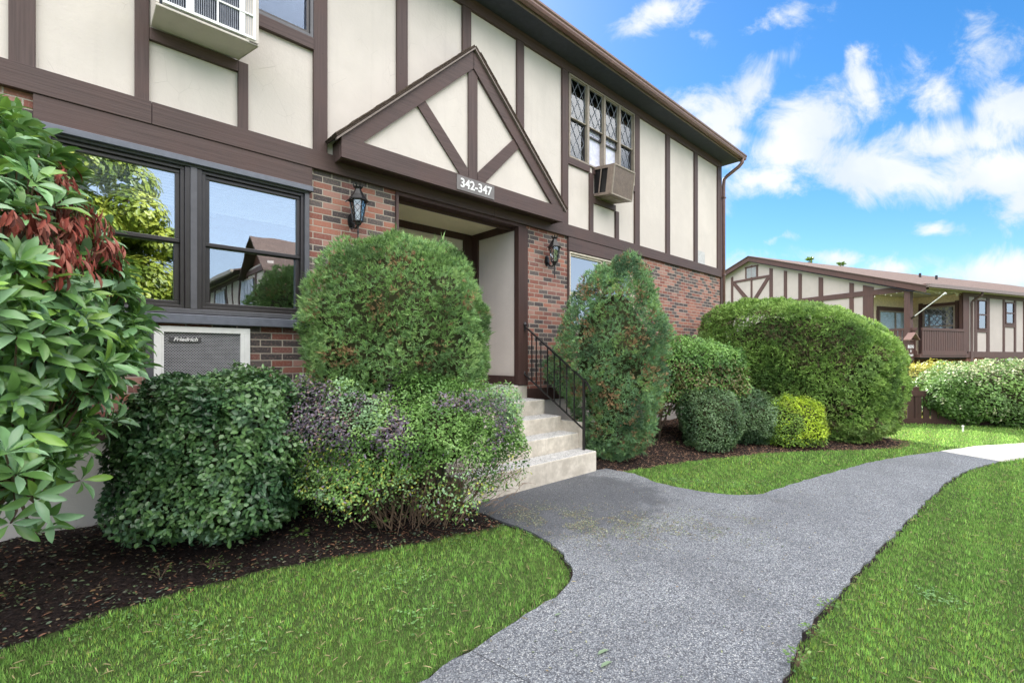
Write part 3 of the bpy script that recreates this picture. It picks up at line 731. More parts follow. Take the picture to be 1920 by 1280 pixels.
for a in (3.02, 3.82):
    d = MB().box(a, a+.76, YR-.05, YR-.005, 1.13, 3.12).build('door', M['door'], B, bevel=.006)
    dd = MB()
    for zz in (1.3, 2.15): frame(dd, a+.12, a+.64, zz, zz+.7, .02, YR-.058, YR-.048)
    dd.build('door_panel', M['door'], d); MB().lathe((a+.70 if a < 3.5 else a+.06, YR-.09, 2.08), [(.01, 0), (.03, .01), (.03, .03), (.01, .04)], 10).build('door_knob', plain('brass', (.5, .36, .12), .3, .5, 1), d)
tag(MB().box(3.2, 4.3, 5.25, 5.85, 1.077, 1.092).build('doormat', plain('mat_dark', (.03, .03, .032), .95)), 'dark doormat lying on the landing in the entry recess', 'doormat')
# --- eave: soffit, fascia, gutter, roof
mb = MB(); mb.box(XL-.2, XR+.25, 4.60, YF, 6.272, 6.285); mb.box(XR+.0, XR+.25, YF, YB, 6.272, 6.285); mb.build('soffit', M['soffit'], B)
mb = MB(); mb.box(XL-.2, XR+.25, 4.585, 4.60, 6.25, 6.36); mb.build('fascia', M['fascia'], B)
mb = MB(); mb.xf = None
prof = [(4.583, 6.37), (4.583, 6.285), (4.545, 6.262), (4.49, 6.268), (4.475, 6.30), (4.478, 6.325), (4.462, 6.345), (4.462, 6.372), (4.478, 6.372), (4.49, 6.34), (4.56, 6.33), (4.575, 6.37)]
mb.prism([(XL-.2, y, z) for y, z in prof], (XR+.27-XL+.2, 0, 0)); mb.build('gutter', M['gutter'], B)
YM = (YF+YB)/2
def roof(x0, x1, ye, ze, yr, zr, th=.03):
    a = Vector((0, yr-ye, zr-ze)).length
    mb = MB(); mb.prism([(x0, ye, ze), (x1, ye, ze), (x1, yr, zr), (x0, yr, zr)], (0, 0, -th)); mb.uv = lambda v: (v.x, (v-Vector((v.x, ye, ze))).length); return mb
roof(XL-.25, XR+.3, 4.53, 6.39, YM, 8.22).build('roof', M['shingle'], B); roof(XL-.25, XR+.3, YB+.4, 6.39, YM, 8.22).build('roof', M['shingle'], B)
mb = MB(); mb.prism([(XR+.25, 4.6, 6.26), (XR+.25, YM, 8.08), (XR+.25, YM, 8.20), (XR+.25, 4.6, 6.38)], (.035, 0, 0)); mb.prism([(XR+.25, YB+.3, 6.26), (XR+.25, YM, 8.08), (XR+.25, YM, 8.20), (XR+.25, YB+.3, 6.38)], (.035, 0, 0)); mb.build('rake_board', M['gutter'], B)
# downspout at the far corner
dsp = [(XR+.14, 4.52, 6.30), (XR+.14, 4.53, 6.18), (XR+.12, 4.60, 6.10), (XR+.07, 4.86, 5.93), (XR+.06, 4.93, 5.86), (XR+.06, 4.94, 5.70), (XR+.06, 4.94, .25), (XR+.06, 4.86, .16)]
mb = MB().tube(dsp, .042, 10); mb.build('downspout', M['gutter'], B, smooth=True)
mb = MB()
for z in (5.4, 3.5, 1.6): mb.box(XR+.0, XR+.11, 4.895, 4.99, z, z+.03)
mb.build('downspout_strap', M['gutter'], B)
MB().box(XR-.01, XR+.02, YF-.035, YF+.02, .3, 3.44).build('corner_board', M['tz'], B)
# --- pediment over the entry
PY, PL, PR, PZ = 4.75, 2.04, 5.50, 3.555
PXC = (PL+PR)/2; PA = 5.40
mb = MB().prism([(PL+.15, PY+.03, 3.72), (PR-.15, PY+.03, 3.72), (PXC, PY+.03, PA-.12)], (0, .03, 0)); gb = mb.build('gable_panel', M['stucco'], B)
def gtb(pts, d=.035, nm='timber_beam', y=PY, m='tx'):
    return MB().prism([(x, y-d+.035, z) for x, z in pts], (0, d, 0)).build(nm, M[m], B, bevel=.004)
gtb([(PL, PZ), (PR, PZ), (PR, 3.765), (PL, 3.765)], .05)
sl_ = (PA-3.765)/(PXC-PL); rw = .225
gtb([(PL, 3.767), (PL+rw, 3.767), (PXC, PA-rw*sl_), (PXC, PA)], .045); gtb([(PR, 3.767), (PXC, PA), (PXC, PA-rw*sl_), (PR-rw, 3.767)], .045)
zt = PA-rw*sl_
gtb([(PXC-.07, 3.767), (PXC+.07, 3.767), (PXC+.07, zt-.07*sl_), (PXC, zt), (PXC-.07, zt-.07*sl_)], .030, 'king_post', m='tz')
for sg in (-1, 1):
    c = lambda x: PXC+sg*x
    P4 = [(c(.071), 3.767), (c(.20), 3.767), (c(.80), 4.42), (c(.70), 4.50), (c(.071), 3.86)]
    if sg > 0: P4 = P4
    xa = .765; za = zt-xa*sl_
    P4 = [(c(.071), 3.768), (c(.190), 3.768), (c(xa+.052), za-.052*sl_), (c(xa-.045), za+.045*sl_), (c(.071), 3.865)]
    gtb(P4 if sg > 0 else P4[::-1], .030, 'timber_brace')
mb = MB(); mb.box(PL+.012, PL+.04, PY+.04, YF, PZ+.002, 3.765); mb.box(PR-.04, PR-.012, PY+.04, YF, PZ+.002, 3.765); mb.build('gable_return', M['tx'], B)
MB().box(PL+.04, PR-.04, PY+.04, YF, PZ+.02, PZ+.04).build('gable_soffit', M['tdark'], B)
for sg in (-1, 1):
    e = Vector((PXC+sg*(PXC-PL+.06), 0, 3.735)); a = Vector((PXC, 0, PA+.045)); nrm = Vector((-(a.z-e.z)*1, 0, (a.x-e.x))).normalized()
    if nrm.z < 0: nrm = -nrm
    rf = MB().prism([(e.x, PY-.045, e.z), (a.x, PY-.045, a.z), (a.x, YF, a.z), (e.x, YF, e.z)], nrm*.022); rb = rf.build('gable_roof', M['shingle'], B)
    sh = MB(); L = (a-e).length; u = (a-e).normalized(); nn = int(L/.125)
    for k in range(nn):
        for q in range(3):
            p = e+u*(k*.125+random.uniform(-.004, .004)); y0 = PY-.055+q*.103+random.uniform(0, .004); y1 = min(YF-.002, y0+.098)
            lo = p+nrm*.024; hi = p+u*.135+nrm*.020
            sh.prism([(lo.x, y0, lo.z), (hi.x, y0, hi.z), (hi.x, y1, hi.z), (lo.x, y1, lo.z)], nrm*random.uniform(.008, .014))
    sh.build('shingles', plain('shingle_%d' % (sg+1), (.085, .062, .048), .95, .2, 0, .3, 20), rb)
    w_ = MB().prism([(e.x, PY-.042, e.z-.006), (a.x, PY-.042, a.z-.008), (a.x, PY-.042, a.z-.03), (e.x, PY-.042, e.z-.03)], (0, .04, 0)); w_.build('drip_edge', M['fascia'], B)
sp = MB().box(3.495, 4.105, PY-.024, PY-.016, 3.572, 3.752).build('number_sign', M['plate'], B)
text_mesh('number', '342-347', .155, M['white'], sp, Matrix.Translation((3.80, PY-.026, 3.660)) @ FRONTM, bold=.0035, ext=.002)
# slab serifs for the sign's figures
# ------------------------------------------------------------ steps, railing
S = empty('entry_steps', 'speckled concrete entry steps with five risers and dusty treads', 'steps')
ns = [(4.98, 1.075, YR+.1), (4.62, .885, 4.98), (4.31, .68, 4.62), (4.01, .48, 4.31), (3.71, .28, 4.01)]
for k, (y, z, yb) in enumerate(ns):
    mb = MB().box(2.82, 4.975 if k else 4.978, y, yb-.0015 if k else yb, -.1 if k else .7, z)
    mb.build('landing' if k == 0 else 'step', M['conc'], S, bevel=.014)
mb = MB(); mb.box(4.965, 5.02, 3.98, 4.98, -.1, .62); mb.build('cheek_wall', M['conc'], S)
R = empty('handrail', 'black wrought iron handrail with scrolls and twisted balusters beside the steps', 'railing')
XRl = 4.90
def rl(y): return 1.19+(y-3.857)*(1.93-1.19)/(4.93-3.857)
def rb_(y): return .545+(y-3.857)*(1.22-.545)/(4.93-3.857)
MB().box(XRl-.014, XRl+.014, 3.845, 3.873, .27, 1.21).build('newel_post', M['black'], R)
mb = MB().bar((XRl, 3.80, rl(3.80)), (XRl, 4.95, rl(4.95)), .034, .016); mb.bar((XRl, 3.80, rl(3.80)), (XRl, 3.74, rl(3.80)-.10), .03, .014); mb.build('top_rail', M['black'], R)
mb = MB().bar((XRl, 3.857, rb_(3.857)), (XRl, 4.97, rb_(4.97)), .026, .014); mb.build('bottom_rail', M['black'], R)
MB().lathe((XRl, 4.955, rl(4.955)-.02), [(.012, -.05), (.016, 0), (.024, .02), (.03, .045), (.018, .07), (.006, .085)], 10).build('finial', M['black'], R)
MB().lathe((XRl, 4.96, rb_(4.96)-.02), [(.012, 0), (.02, .02), (.016, .045), (.005, .06)], 10).build('finial', M['black'], R)
for i, y in enumerate((4.81, 4.72, 4.63, 4.50, 4.375, 4.27, 4.15, 4.02)):
    mb = MB()
    if i in (2, 6):
        z0, z1 = rb_(y), rl(y); n = 26; base = len(mb.v)
        for k in range(n+1):
            z = z0+(z1-z0)*k/n; t = k*.55
            for j in range(4):
                a = t+j*math.pi/2; mb.v.append((XRl+.0095*math.cos(a), y+.0095*math.sin(a), z))
        mb.f = [(k*4+j, k*4+(j+1) % 4, k*4+4+(j+1) % 4, k*4+4+j) for k in range(n) for j in range(4)]
    else: mb.box(XRl-.0065, XRl+.0065, y-.0065, y+.0065, rb_(y), rl(y))
    mb.build('baluster', M['black'], R)
mb = MB(); yc = 4.375; zc_ = (rl(yc)+rb_(yc))/2-.03
for sg in (-1, 1):
    for ud in (-1, 1):
        pts = []
        for k in range(26):
            t = k/25; a = t*4.6; r = .038*(1-t*.72)
            pts.append((XRl, yc+sg*(.042-r*math.cos(a)), zc_+ud*(.03+.045*1+ r*math.sin(a)*1.2)))
        pts = [(XRl, yc+sg*.008, zc_)]+pts; mb.tube(pts, .0045, 5)
mb.build('scroll', M['black'], R)

# ------------------------------------------------------------ wall lanterns
def lantern(xw, label):
    L = empty('wall_lantern', label, 'wall lamp', 'black wall lanterns flanking the entry')
    y = YF-.165; z0 = 2.98; rot = math.pi/6
    MB().lathe((0, 0, 0), [(.028, 0), (.034, .004), (.034, .012), (.024, .02)], 10)
    bp = MB(); 
    for k, (hw, hh, d) in enumerate(((.045, .085, .012), (.036, .07, .022), (.022, .05, .032))): bp.prism([(xw+hw*math.cos(a)*(1 if abs(math.cos(a)) > .5 else 1), YF-d*1.3, 2.985+hh*math.sin(a)) for a in [math.pi*2*q/12 for q in range(12)]], (0, d*1.3, 0))
    bp.build('back_plate', M['black'], L)
    MB().tube([(xw, YF-.03, 2.955), (xw, YF-.07, 2.90), (xw, YF-.12, 2.885), (xw, y, 2.915)], [.014, .012, .011, .012], 8).build('arm', M['black'], L, smooth=True)
    c = (xw, y, 2.90)
    MB().lathe(c, [(.012, 0), (.03, .012), (.038, .035), (.058, .045), (.058, .055)], 6, rot).build('lantern_base', M['black'], L)
    gb_ = MB().lathe(c, [(.050, .055), (.082, .262)], 6, rot); gb_.build('glass_panel', M['lampglass'], L)
    cg = MB(); sc_ = MB()
    for j in range(6):
        a = rot+j*math.pi/3; a2 = a+math.pi/3
        P0 = Vector((xw+.053*math.cos(a), y+.053*math.sin(a), 2.955)); P1 = Vector((xw+.085*math.cos(a), y+.085*math.sin(a), 3.165)); cg.bar(P0, P1, .009)
        Q0 = Vector((xw+.053*math.cos(a2), y+.053*math.sin(a2), 2.955)); Q1 = Vector((xw+.085*math.cos(a2), y+.085*math.sin(a2), 3.165))
        for (f0, f1) in ((.02, .34), (.34, .66), (.66, .98)):
            for s0, s1 in ((0, 1), (1, 0)):
                pts = []
                for k in range(7):
                    t = k/6; zf = f0+(f1-f0)*t; xf = .5+(.38*(1-2*t) if s0 == 0 else -.38*(1-2*t)); xf += .10*math.sin(t*math.pi)*(1 if s0 else -1)
                    pts.append(P0.lerp(P1, zf).lerp(Q0.lerp(Q1, zf), xf))
                sc_.tube(pts, .0022, 4, False)
    cg.build('cage', M['black'], L); sc_.build('filigree', M['black'], L)
    MB().lathe(c, [(.112, .262), (.118, .268), (.10, .285), (.062, .335), (.040, .375), (.032, .395), (.036, .40), (.05, .415), (.05, .421)], 6, rot).build('lantern_roof', M['black'], L)
    cr = MB()
    for j in range(8):
        a = j*math.pi/4; b = a+.42; p = (xw+.046*math.cos(a), y+.046*math.sin(a), 3.318); q = (xw+.056*math.cos(a), y+.056*math.sin(a), 3.348); cr.bar(p, q, .016, .006)
    for j in range(6):
        a = rot+j*math.pi/3; cr.bar((xw+.112*math.cos(a), y+.112*math.sin(a), 3.165), (xw+.128*math.cos(a), y+.128*math.sin(a), 3.150), .014, .008)
    cr.build('crown', M['black'], L)
    MB().lathe((xw, y, 2.70), [(.002, 0), (.008, .012), (.005, .03), (.009, .07), (.006, .10), (.011, .14), (.007, .17), (.013, .2)], 8).build('finial', M['black'], L)
    cn = MB()
    for k in range(3): cn.lathe((xw+.012*math.cos(k*2.1), y+.012*math.sin(k*2.1), 2.955), [(.006, 0), (.006, .06), (.009, .065), (.008, .09), (.001, .105)], 8)
    cn.build('candle_bulb', M['white'], L)
    return L
lantern(2.26, 'black wall lantern between the big window and the entry')
lantern(5.42, 'black wall lantern on brick right of the entry, above the handrail')

# ------------------------------------------------------------ air conditioners
A1 = empty('wall_air_conditioner', 'white framed grey through-wall air conditioner set in brick under the big window', 'air conditioner')
mb = MB(); frame(mb, .515, 1.247, 1.28, 1.762, .052, YF-.04, YF+.02); mb.box(.567, .585, YF-.04, YF+.02, 1.332, 1.71); mb.box(1.165, 1.195, YF-.04, YF+.02, 1.332, 1.71); mb.build('sleeve_frame', M['white'], A1, bevel=.003)
MB().box(.46, .514, YF-.035, YF+.01, 1.27, 1.775).build('side_trim', M['bronze2'], A1, bevel=.003)
MB().box(.585, 1.165, YF-.005, YF+.015, 1.332, 1.71).build('coil_back', plain('coil_dark', (.12, .12, .14), .7), A1)
gm = MB(); zz = 1.338; r = 0
while zz < 1.705:
    x = .588+(.011 if r % 2 else 0)
    while x < 1.150:
        gm.prism([(x, YF-.022, zz), (x+.0155, YF-.022, zz), (x+.0125, YF-.022, zz+.0055), (x+.003, YF-.022, zz+.0055)], (0, .006, 0)); x += .022
    zz += .0118; r += 1
gm.build('louvre_grille', M['grille'], A1)
lp = MB().box(.622, .855, YF-.030, YF-.022, 1.625, 1.668).build('badge', plain('badge_dark', (.06, .06, .065), .5), A1)
text_mesh('lettering', 'Friedrich', .048, M['white'], lp, Matrix.Translation((.7385, YF-.032, 1.648)) @ FRONTM @ Matrix.Diagonal((1.02, .92, 1, 1)), bold=.0012, shear=.35, ext=.001)
A2 = empty('stucco_air_conditioner', 'cream stucco coated air conditioner box with white window grille upstairs at the left', 'air conditioner')
y1 = 4.62
mb = MB(); mb.box(.493, 1.148+.0, y1, YF-.04, 4.264, 4.285); mb.box(.493, .515, y1, YF-.04, 4.285, 4.86); mb.box(1.126, 1.148, y1, YF-.04, 4.285, 4.86); mb.box(.493, 1.148, y1, YF-.04, 4.86, 4.88)
mb.prism([(1.148, y1, 4.264), (1.148, y1, 4.88), (1.225, y1, 4.88), (1.225, y1, 4.264)], (0, .02, 0)); mb.prism([(1.148, YF-.04, 4.264), (1.225, y1+.02, 4.264), (1.225, y1+.02, 4.88), (1.148, YF-.04, 4.88)], (-.01, 0, 0)); mb.prism([(1.148, y1, 4.264), (1.225, y1, 4.264), (1.148, YF-.04, 4.264)], (0, 0, .02))
mb.build('casing', M['stucco'], A2, bevel=.008)
mb = MB(); frame(mb, .535, 1.205, 4.30, 4.84, .022, y1-.012, y1+.03); mb.box(.69, .735, y1-.010, y1+.03, 4.322, 4.82); mb.box(.735, .745, y1-.006, y1+.02, 4.322, 4.82); mb.box(1.075, 1.12, y1-.010, y1+.03, 4.322, 4.82); mb.box(.905, .918, y1-.012, y1+.0, 4.322, 4.82); mb.box(.557, 1.183, y1-.014, y1-.002, 4.50, 4.514); mb.box(.557, 1.183, y1-.014, y1-.002, 4.68, 4.694)
mb.build('grille_frame', M['white'], A2)
mb = MB(); x = .562
while x < 1.18:
    mb.box(x, x+.004, y1-.002, y1+.02, 4.322, 4.82); x += .0155
mb.build('slats', plain('slat_grey', (.30, .32, .38), .5), A2); MB().box(.515, 1.20, y1+.06, y1+.07, 4.285, 4.86).build('coil_back', plain('coil_blue', (.05, .07, .11), .4), A2)
A3 = empty('window_air_conditioner', 'tan window air conditioner jutting out of the diamond paned window', 'air conditioner')
ang = .13; yb, zb = YF+.05, 4.775
def tl(v):    # tilt down towards the front
    y = v.y-yb; z = v.z-zb; return Vector((v.x, yb+y*math.cos(ang)-z*math.sin(ang)*-1*-1, zb+z*math.cos(ang)+y*math.sin(ang)))
X0_, X1_ = 6.60, 7.215; D0 = YF-.445
def mbt(): m_ = MB(); m_.xf = tl; return m_
mb = mbt(); mb.box(X0_, X1_, D0+.01, YF-.40+.0, 4.275, 4.775); mb.box(X0_, X1_, D0+.01, YF+.05, 4.275, 4.295); mb.box(X0_, X1_, D0+.01, YF+.05, 4.76, 4.775); mb.box(X0_+.0, X0_+.012, YF-.40, YF-.32, 4.295, 4.76); mb.box(X0_, X0_+.012, YF-.19, YF-.17, 4.295, 4.76); mb.box(X0_, X0_+.012, YF-.04, YF+.05, 4.295, 4.76)
mb.box(X0_, X0_+.012, YF-.32, YF-.04, 4.295, 4.32); mb.box(X0_, X0_+.012, YF-.32, YF-.04, 4.72, 4.76); mb.box(X1_-.012, X1_, YF-.40, YF+.05, 4.295, 4.76)
mb.build('housing', M['acbrown'], A3, bevel=.004)
mb = mbt(); mb.box(X0_+.03, X1_-.03, YF-.39, YF+.04, 4.30, 4.75); mb.build('inner_chassis', M['black'], A3)
mb = mbt(); mb.box(X0_+.12, X1_-.12, D0+.10, YF-.10, 4.268, 4.276); mb.build('drip_tray', M['alum'], A3)
mb = mbt(); frame(mb, X0_, X1_, 4.275, 4.775, .022, D0-.012, D0+.012); mb.build('front_frame', M['alum'], A3)
mb = mbt(); z = 4.30
while z < 4.75:
    mb.box(X0_+.024, X1_-.024, D0-.002, D0+.005, z, z+.008); z += .0165
x = X0_+.03
while x < X1_-.02:
    mb.box(x, x+.006, D0-.003, D0+.003, 4.30, 4.752); x += .022
mb.build('louvre_grille', M['acbrown'], A3)
mb = mbt(); mb.box(X0_+.02, X1_-.02, D0+.006, D0+.009, 4.30, 4.75); mb.build('coil_back', M['dark'], A3)

# ------------------------------------------------------------ far building
tt = math.radians(67.5); zc0 = 18.0; lc0 = (1724-960)/FPX*zc0
C0 = FW*zc0+RT*lc0; AV = FW*math.cos(tt)+RT*math.sin(tt); BV = FW*math.sin(tt)-RT*math.cos(tt)
def FXF(v): return Vector((C0.x, C0.y, 0))+AV*v.x+BV*v.y+Vector((0, 0, v.z))
def fm(): m_ = MB(); m_.xf = FXF; return m_
F = empty('apartment_building', 'farther apartment building with brown shingle roof, gable end and corner balcony', 'building')
GB = 14.9; AL = 26.0; gz0 = -1.6
PEAK = 6.62; EV = 4.12
def rz(b): return EV+(PEAK-EV)*(1-abs(b-GB/2)/(GB/2))
BC, AB = 1.85, 3.3        # balcony recess depth / width
mb = fm(); mb.box(AB, AL, 0, .2, 1.60, EV+.02); mb.build('stucco_wall', M['stucco_far'], F)
mb = fm(); mb.prism([(0, BC, 1.60), (0, GB, 1.60), (0, GB, rz(GB)), (0, GB/2, PEAK), (0, BC, rz(BC))], (.2, 0, 0)); mb.prism([(0, 0, EV-.02), (0, BC-.001, EV-.02), (0, BC-.001, rz(BC)), (0, 0, EV)], (.2, 0, 0)); mb.build('gable_wall', M['stucco_far'], F)
mb = fm(); mb.box(.2, AB, BC, BC+.15, 1.6, EV-.05); mb.box(AB-.15, AB, .2, BC, 1.6, EV-.05); mb.build('balcony_wall', plain('warm_stucco', (.80, .68, .50), .85), F)
mb = fm(); mb.box(AB, AL, .03, .2, gz0, 1.46); mb.box(.03, .2, BC, GB, gz0, 1.46); mb.box(AB-.12, AB, .2, 2.5, gz0, 1.46); mb.box(.2, AB, 2.5, 2.62, gz0, 1.46); mb.box(0, AL, GB, GB+.2, gz0, EV); mb.box(AL, AL+.2, 0, GB, gz0, EV); mb.build('brick_wall', plain('far_brick', (.27, .13, .10), .85, .3, 0, .35, 9), F)
mb = fm(); mb.box(AB, AL, -.03, .0, 1.46, 1.70); mb.box(-.03, 0, BC, GB, 1.46, 1.70); mb.build('floor_band', M['tfar'], F)
mb = fm(); mb.box(4.6, 7.8, -.02, .03, 1.22, 1.46); mb.build('entry_header', M['tfar'], F); mb = fm(); mb.box(5.2, 7.2, .0, .05, gz0, 1.215); mb.build('entry_opening', M['dark'], F)
mb = fm(); mb.box(6.2, 6.9, -.026, -.021, 1.28, 1.40); ns_ = mb.build('number_plate', M['tfar'], F)
FR3 = Matrix(((AV.x, 0, -(-BV.x), 0), (AV.y, 0, BV.y, 0), (0, 1, 0, 0), (0, 0, 0, 1)))
def fmat(a, b, z, m3=None): p = FXF(Vector((a, b, z))); return Matrix.Translation(p) @ Matrix(((AV.x, 0, -BV.x, 0), (AV.y, 0, -BV.y, 0), (0, 1, 0, 0), (0, 0, 0, 1)))
text_mesh('number', '354-359', .15, M['white'], ns_, fmat(6.55, -.030, 1.34), bold=.006, ext=.001)
def ft(pts, d=.03, m='tfar', nm='timber_beam', plane='b', off=0.):
    mb = fm()
    if plane == 'b': mb.prism([(x, off-d, z) for x, z in pts], (0, d+.005, 0))
    else: mb.prism([(off-d, x, z) for x, z in pts], (d+.005, 0, 0))
    return mb.build(nm, M[m], F)
def fr(x0, x1, z0, z1, **k): return ft([(x0, z0), (x1, z0), (x1, z1), (x0, z1)], **k)
# long side posts
for a, b_ in ((2.92, 3.36), (3.80, 3.98), (4.72, 4.93), (6.02, 6.16), (6.95, 7.10), (7.75, 7.93), (9.3, 9.5), (11, 11.2), (13, 13.2), (15.5, 15.7), (18, 18.2), (21, 21.2), (24, 24.2)): fr(a, b_, 1.70, 3.94, nm='timber_post')
fr(AB-.1, AL, 3.94, 4.14, d=.035, nm='frieze')
# gable posts
for b0, b1, z0 in ((2.38, 2.55, 1.7), (3.70, 3.90, 1.7), (4.72, 4.88, 1.7), (5.48, 5.64, 1.7), (6.26, 6.44, 1.7), (7.12, 7.22, 5.66), (7.80, 7.90, 5.66), (8.70, 8.84, 1.7), (10.2, 10.36, 1.7), (12, 12.16, 1.7), (13.6, 13.76, 1.7), (7.46, 7.56, 4.3)):
    zt0, zt1 = rz(b0)-.30, rz(b1)-.30; ft([(b0, z0), (b1, z0), (b1, zt1), (b0, zt0)], plane='a', nm='timber_post')
ft([(1.6, 1.46), (2.0, 1.46), (2.0, rz(2)-.3), (1.6, rz(1.6)-.3)], plane='a', nm='timber_post', d=.035)
ft([(-.3, 4.02), (GB, 4.02), (GB, 4.24), (-.3, 4.24)], plane='a', d=.042)
ft([(6.44, 5.52), (8.70, 5.52), (8.70, 5.64), (6.44, 5.64)], plane='a', d=.034)
ft([(6.45, 5.42), (6.45, 5.51), (6.62, 5.51), (7.46, 4.46), (7.46, 4.26), (7.36, 4.26)], plane='a', d=.03, nm='timber_brace'); ft([(8.69, 5.42), (8.69, 5.51), (8.52, 5.51), (7.56, 4.46), (7.56, 4.26), (7.70, 4.26)], plane='a', d=.03, nm='timber_brace')
mb = fm()
for k in range(12): mb.box(-.035, -.01, 7.22, 7.80, 5.68+k*.042, 5.68+k*.042+.026)
mb.box(-.012, .0, 7.22, 7.80, 5.66, 6.2); mb.build('louvre_vent', plain('vent_grey', (.42, .42, .45), .5), F)
ft([(7.1, 6.19), (7.92, 6.19), (7.92, 6.27), (7.1, 6.27)], plane='a', d=.036)
# rake boards, roof
mb = fm()
for s_ in (0, 1):
    e = -.35 if s_ == 0 else GB+.35
    ze = rz(0)-(PEAK-EV)/(GB/2)*.35
    mb.prism([(-.30, e, ze-.12), (-.30, GB/2, PEAK-.12), (-.30, GB/2, PEAK+.13), (-.30, e, ze+.13)], (.04, 0, 0))
mb.build('rake_board', M['tfar'], F)
mb = fm(); mb.prism([(-.26, -.35, rz(0)-.30), (0, -.35, rz(0)-.30), (0, GB/2, PEAK-.16), (-.26, GB/2, PEAK-.16)], (0, 0, .02)); mb.build('rake_soffit', M['soffit'], F)
for s_ in (0, 1):
    e = -.42 if s_ == 0 else GB+.42; sl2 = (PEAK-EV)/(GB/2); ze = EV-sl2*.42+.15
    mb = fm(); mb.prism([(-.34, e, ze), (AL+.3, e, ze), (AL+.3, GB/2, PEAK+.15), (-.34, GB/2, PEAK+.15)], (0, 0, -.04)); mb.uv = lambda v, e=e, ze=ze: (v.x, math.hypot(v.y-e, v.z-ze)); mb.build('roof', M['shingle_far'], F)
mb = fm(); mb.box(-.3, AL, -.38, -.2, 4.10, 4.12); mb.box(-.3, AL+.2, -.2, 0, 4.10, 4.12); mb.box(.0, AB, .0, BC, 4.06, 4.08); mb.build('soffit', plain('far_soffit', (.62, .54, .42), .8), F)
mb = fm(); mb.box(-.34, AL+.3, -.50, -.38, 4.07, 4.20); mb.build('gutter', plain('far_gutter', (.20, .15, .14), .5), F)
mb = fm(); mb.tube([(3.50, -.40, 4.10), (3.50, -.36, 3.95), (3.50, -.10, 3.78), (3.50, -.06, 3.7), (3.50, -.06, 1.3), (3.45, -.06, 1.2)], .045, 8); mb.build('downspout', plain('far_pipe', (.13, .085, .08), .5), F, smooth=True)
for a, b_ in ((9.2, 4.6), (9.9, 4.2)): fm().lathe((a, b_, rz(b_)+.1), [(.06, 0), (.06, .27), (.045, .27)], 8).build('vent_pipe', M['black'], F)
# balcony
Bc = fm(); Bc.box(-.05, AB-.02, -.05, BC+.1, 1.46, 1.60); bal = Bc.build('balcony', M['tfar'], F)
mb = fm(); mb.box(-.14, .06, .24, .44, -1.6, 4.02); mb.build('balcony_post', M['tfar'], F)
mb = fm(); mb.box(2.92, 3.2, -.035, .10, 1.60, 4.10); mb.build('balcony_post', M['tfar'], F)
mb = fm(); mb.box(.05, 2.92, -.08, -.03, 2.50, 2.60); mb.box(-.08, -.03, .05, 1.6, 2.50, 2.60); mb.build('balcony_rail', M['tfar'], bal)
mb = fm(); mb.box(.05, 3.1, -.07, -.03, 1.54, 1.72); mb.box(-.07, -.03, .05, 1.75, 1.54, 1.72); mb.build('balcony_skirt', M['tfar'], bal)
mb = fm(); a = .08
while a < 2.88: mb.box(a, a+.125, -.055, -.035, 1.72, 2.50); a += .155
a = .1
while a < 1.55: mb.box(-.055, -.035, a, a+.125, 1.72, 2.50); a += .155
mb.build('balcony_boards', M['tfar'], bal)
mb = fm(); mb.box(.0, AB, .05, BC, 1.4, 1.455); mb.build('balcony_underside', M['dark'], bal)
# balcony door and window
def fwin(a0, a1, z0, z1, off, plane='b', nm='window', split=None, lat=False, wd=.06, fmt='alum', up='lace', gl='glass2'):
    mb = fm(); P = (lambda x0, x1, y0, y1, za, zb: mb.box(x0, x1, y0, y1, za, zb)) if plane == 'b' else (lambda x0, x1, y0, y1, za, zb: mb.box(y0, y1, x0, x1, za, zb))
    y0, y1 = off-.05, off-.002
    P(a0, a1, y0, y1, z0, z0+wd); P(a0, a1, y0, y1, z1-wd, z1); P(a0, a0+wd, y0, y1, z0+wd, z1-wd); P(a1-wd, a1, y0, y1, z0+wd, z1-wd)
    if split == 'v': P((a0+a1)/2-wd/2, (a0+a1)/2+wd/2, y0, y1, z0+wd, z1-wd)
    if split == 'h': P(a0+wd, a1-wd, y0, y1, (z0+z1)/2-.025, (z0+z1)/2+.025)
    w_ = mb.build(nm, M[fmt], F)
    mb = fm(); (mb.box(a0+wd, a1-wd, off-.02, off-.015, z0+wd, z1-wd) if plane == 'b' else mb.box(off-.02, off-.015, a0+wd, a1-wd, z0+wd, z1-wd)); mb.build('pane', M[gl], w_)
    mb = fm(); zm = z0+(z1-z0)*.5
    (mb.box(a0+wd, a1-wd, off-.012, off-.006, z0+wd, z1-wd) if plane == 'b' else mb.box(off-.012, off-.006, a0+wd, a1-wd, z0+wd, z1-wd)); mb.build('curtain', M[up], w_)
    return w_
M['dimwin'] = plain('dim_curtain', (.20, .25, .25), .9); M['paledr'] = plain('pale_drape', (.75, .80, .76), .9)
fwin(.75, 3.0, 1.65, 3.45, BC, 'b', 'balcony_door', 'v', up='paledr', gl='softglass')
w_ = fwin(.32, 1.45, 1.95, 3.62, AB-.15, 'a', 'window', 'h', up='dimwin')
mb = fm()
for sg in (1, -1):
    for k in range(-4, 8):
        b0 = .38; z0_ = 2.0+k*.27
        p = [(b0, z0_), (b0+1.0, z0_+sg*1.25)] if sg > 0 else [(b0, z0_+.3), (b0+1.0, z0_+.3-1.25)]
        (xa, za), (xb, zb_) = p; t0, t1 = 0, 1; d = zb_-za
        lo, hi = 2.02, 3.55
        ts = sorted([(lo-za)/d, (hi-za)/d]); t0, t1 = max(0, ts[0]), min(1, ts[1])
        if t1-t0 > .05: mb.bar((AB-.18, xa+(xb-xa)*t0, za+d*t0), (AB-.18, xa+(xb-xa)*t1, za+d*t1), .02, .02, (0, 0, 1))
mb.build('leading', M['lead'], w_)
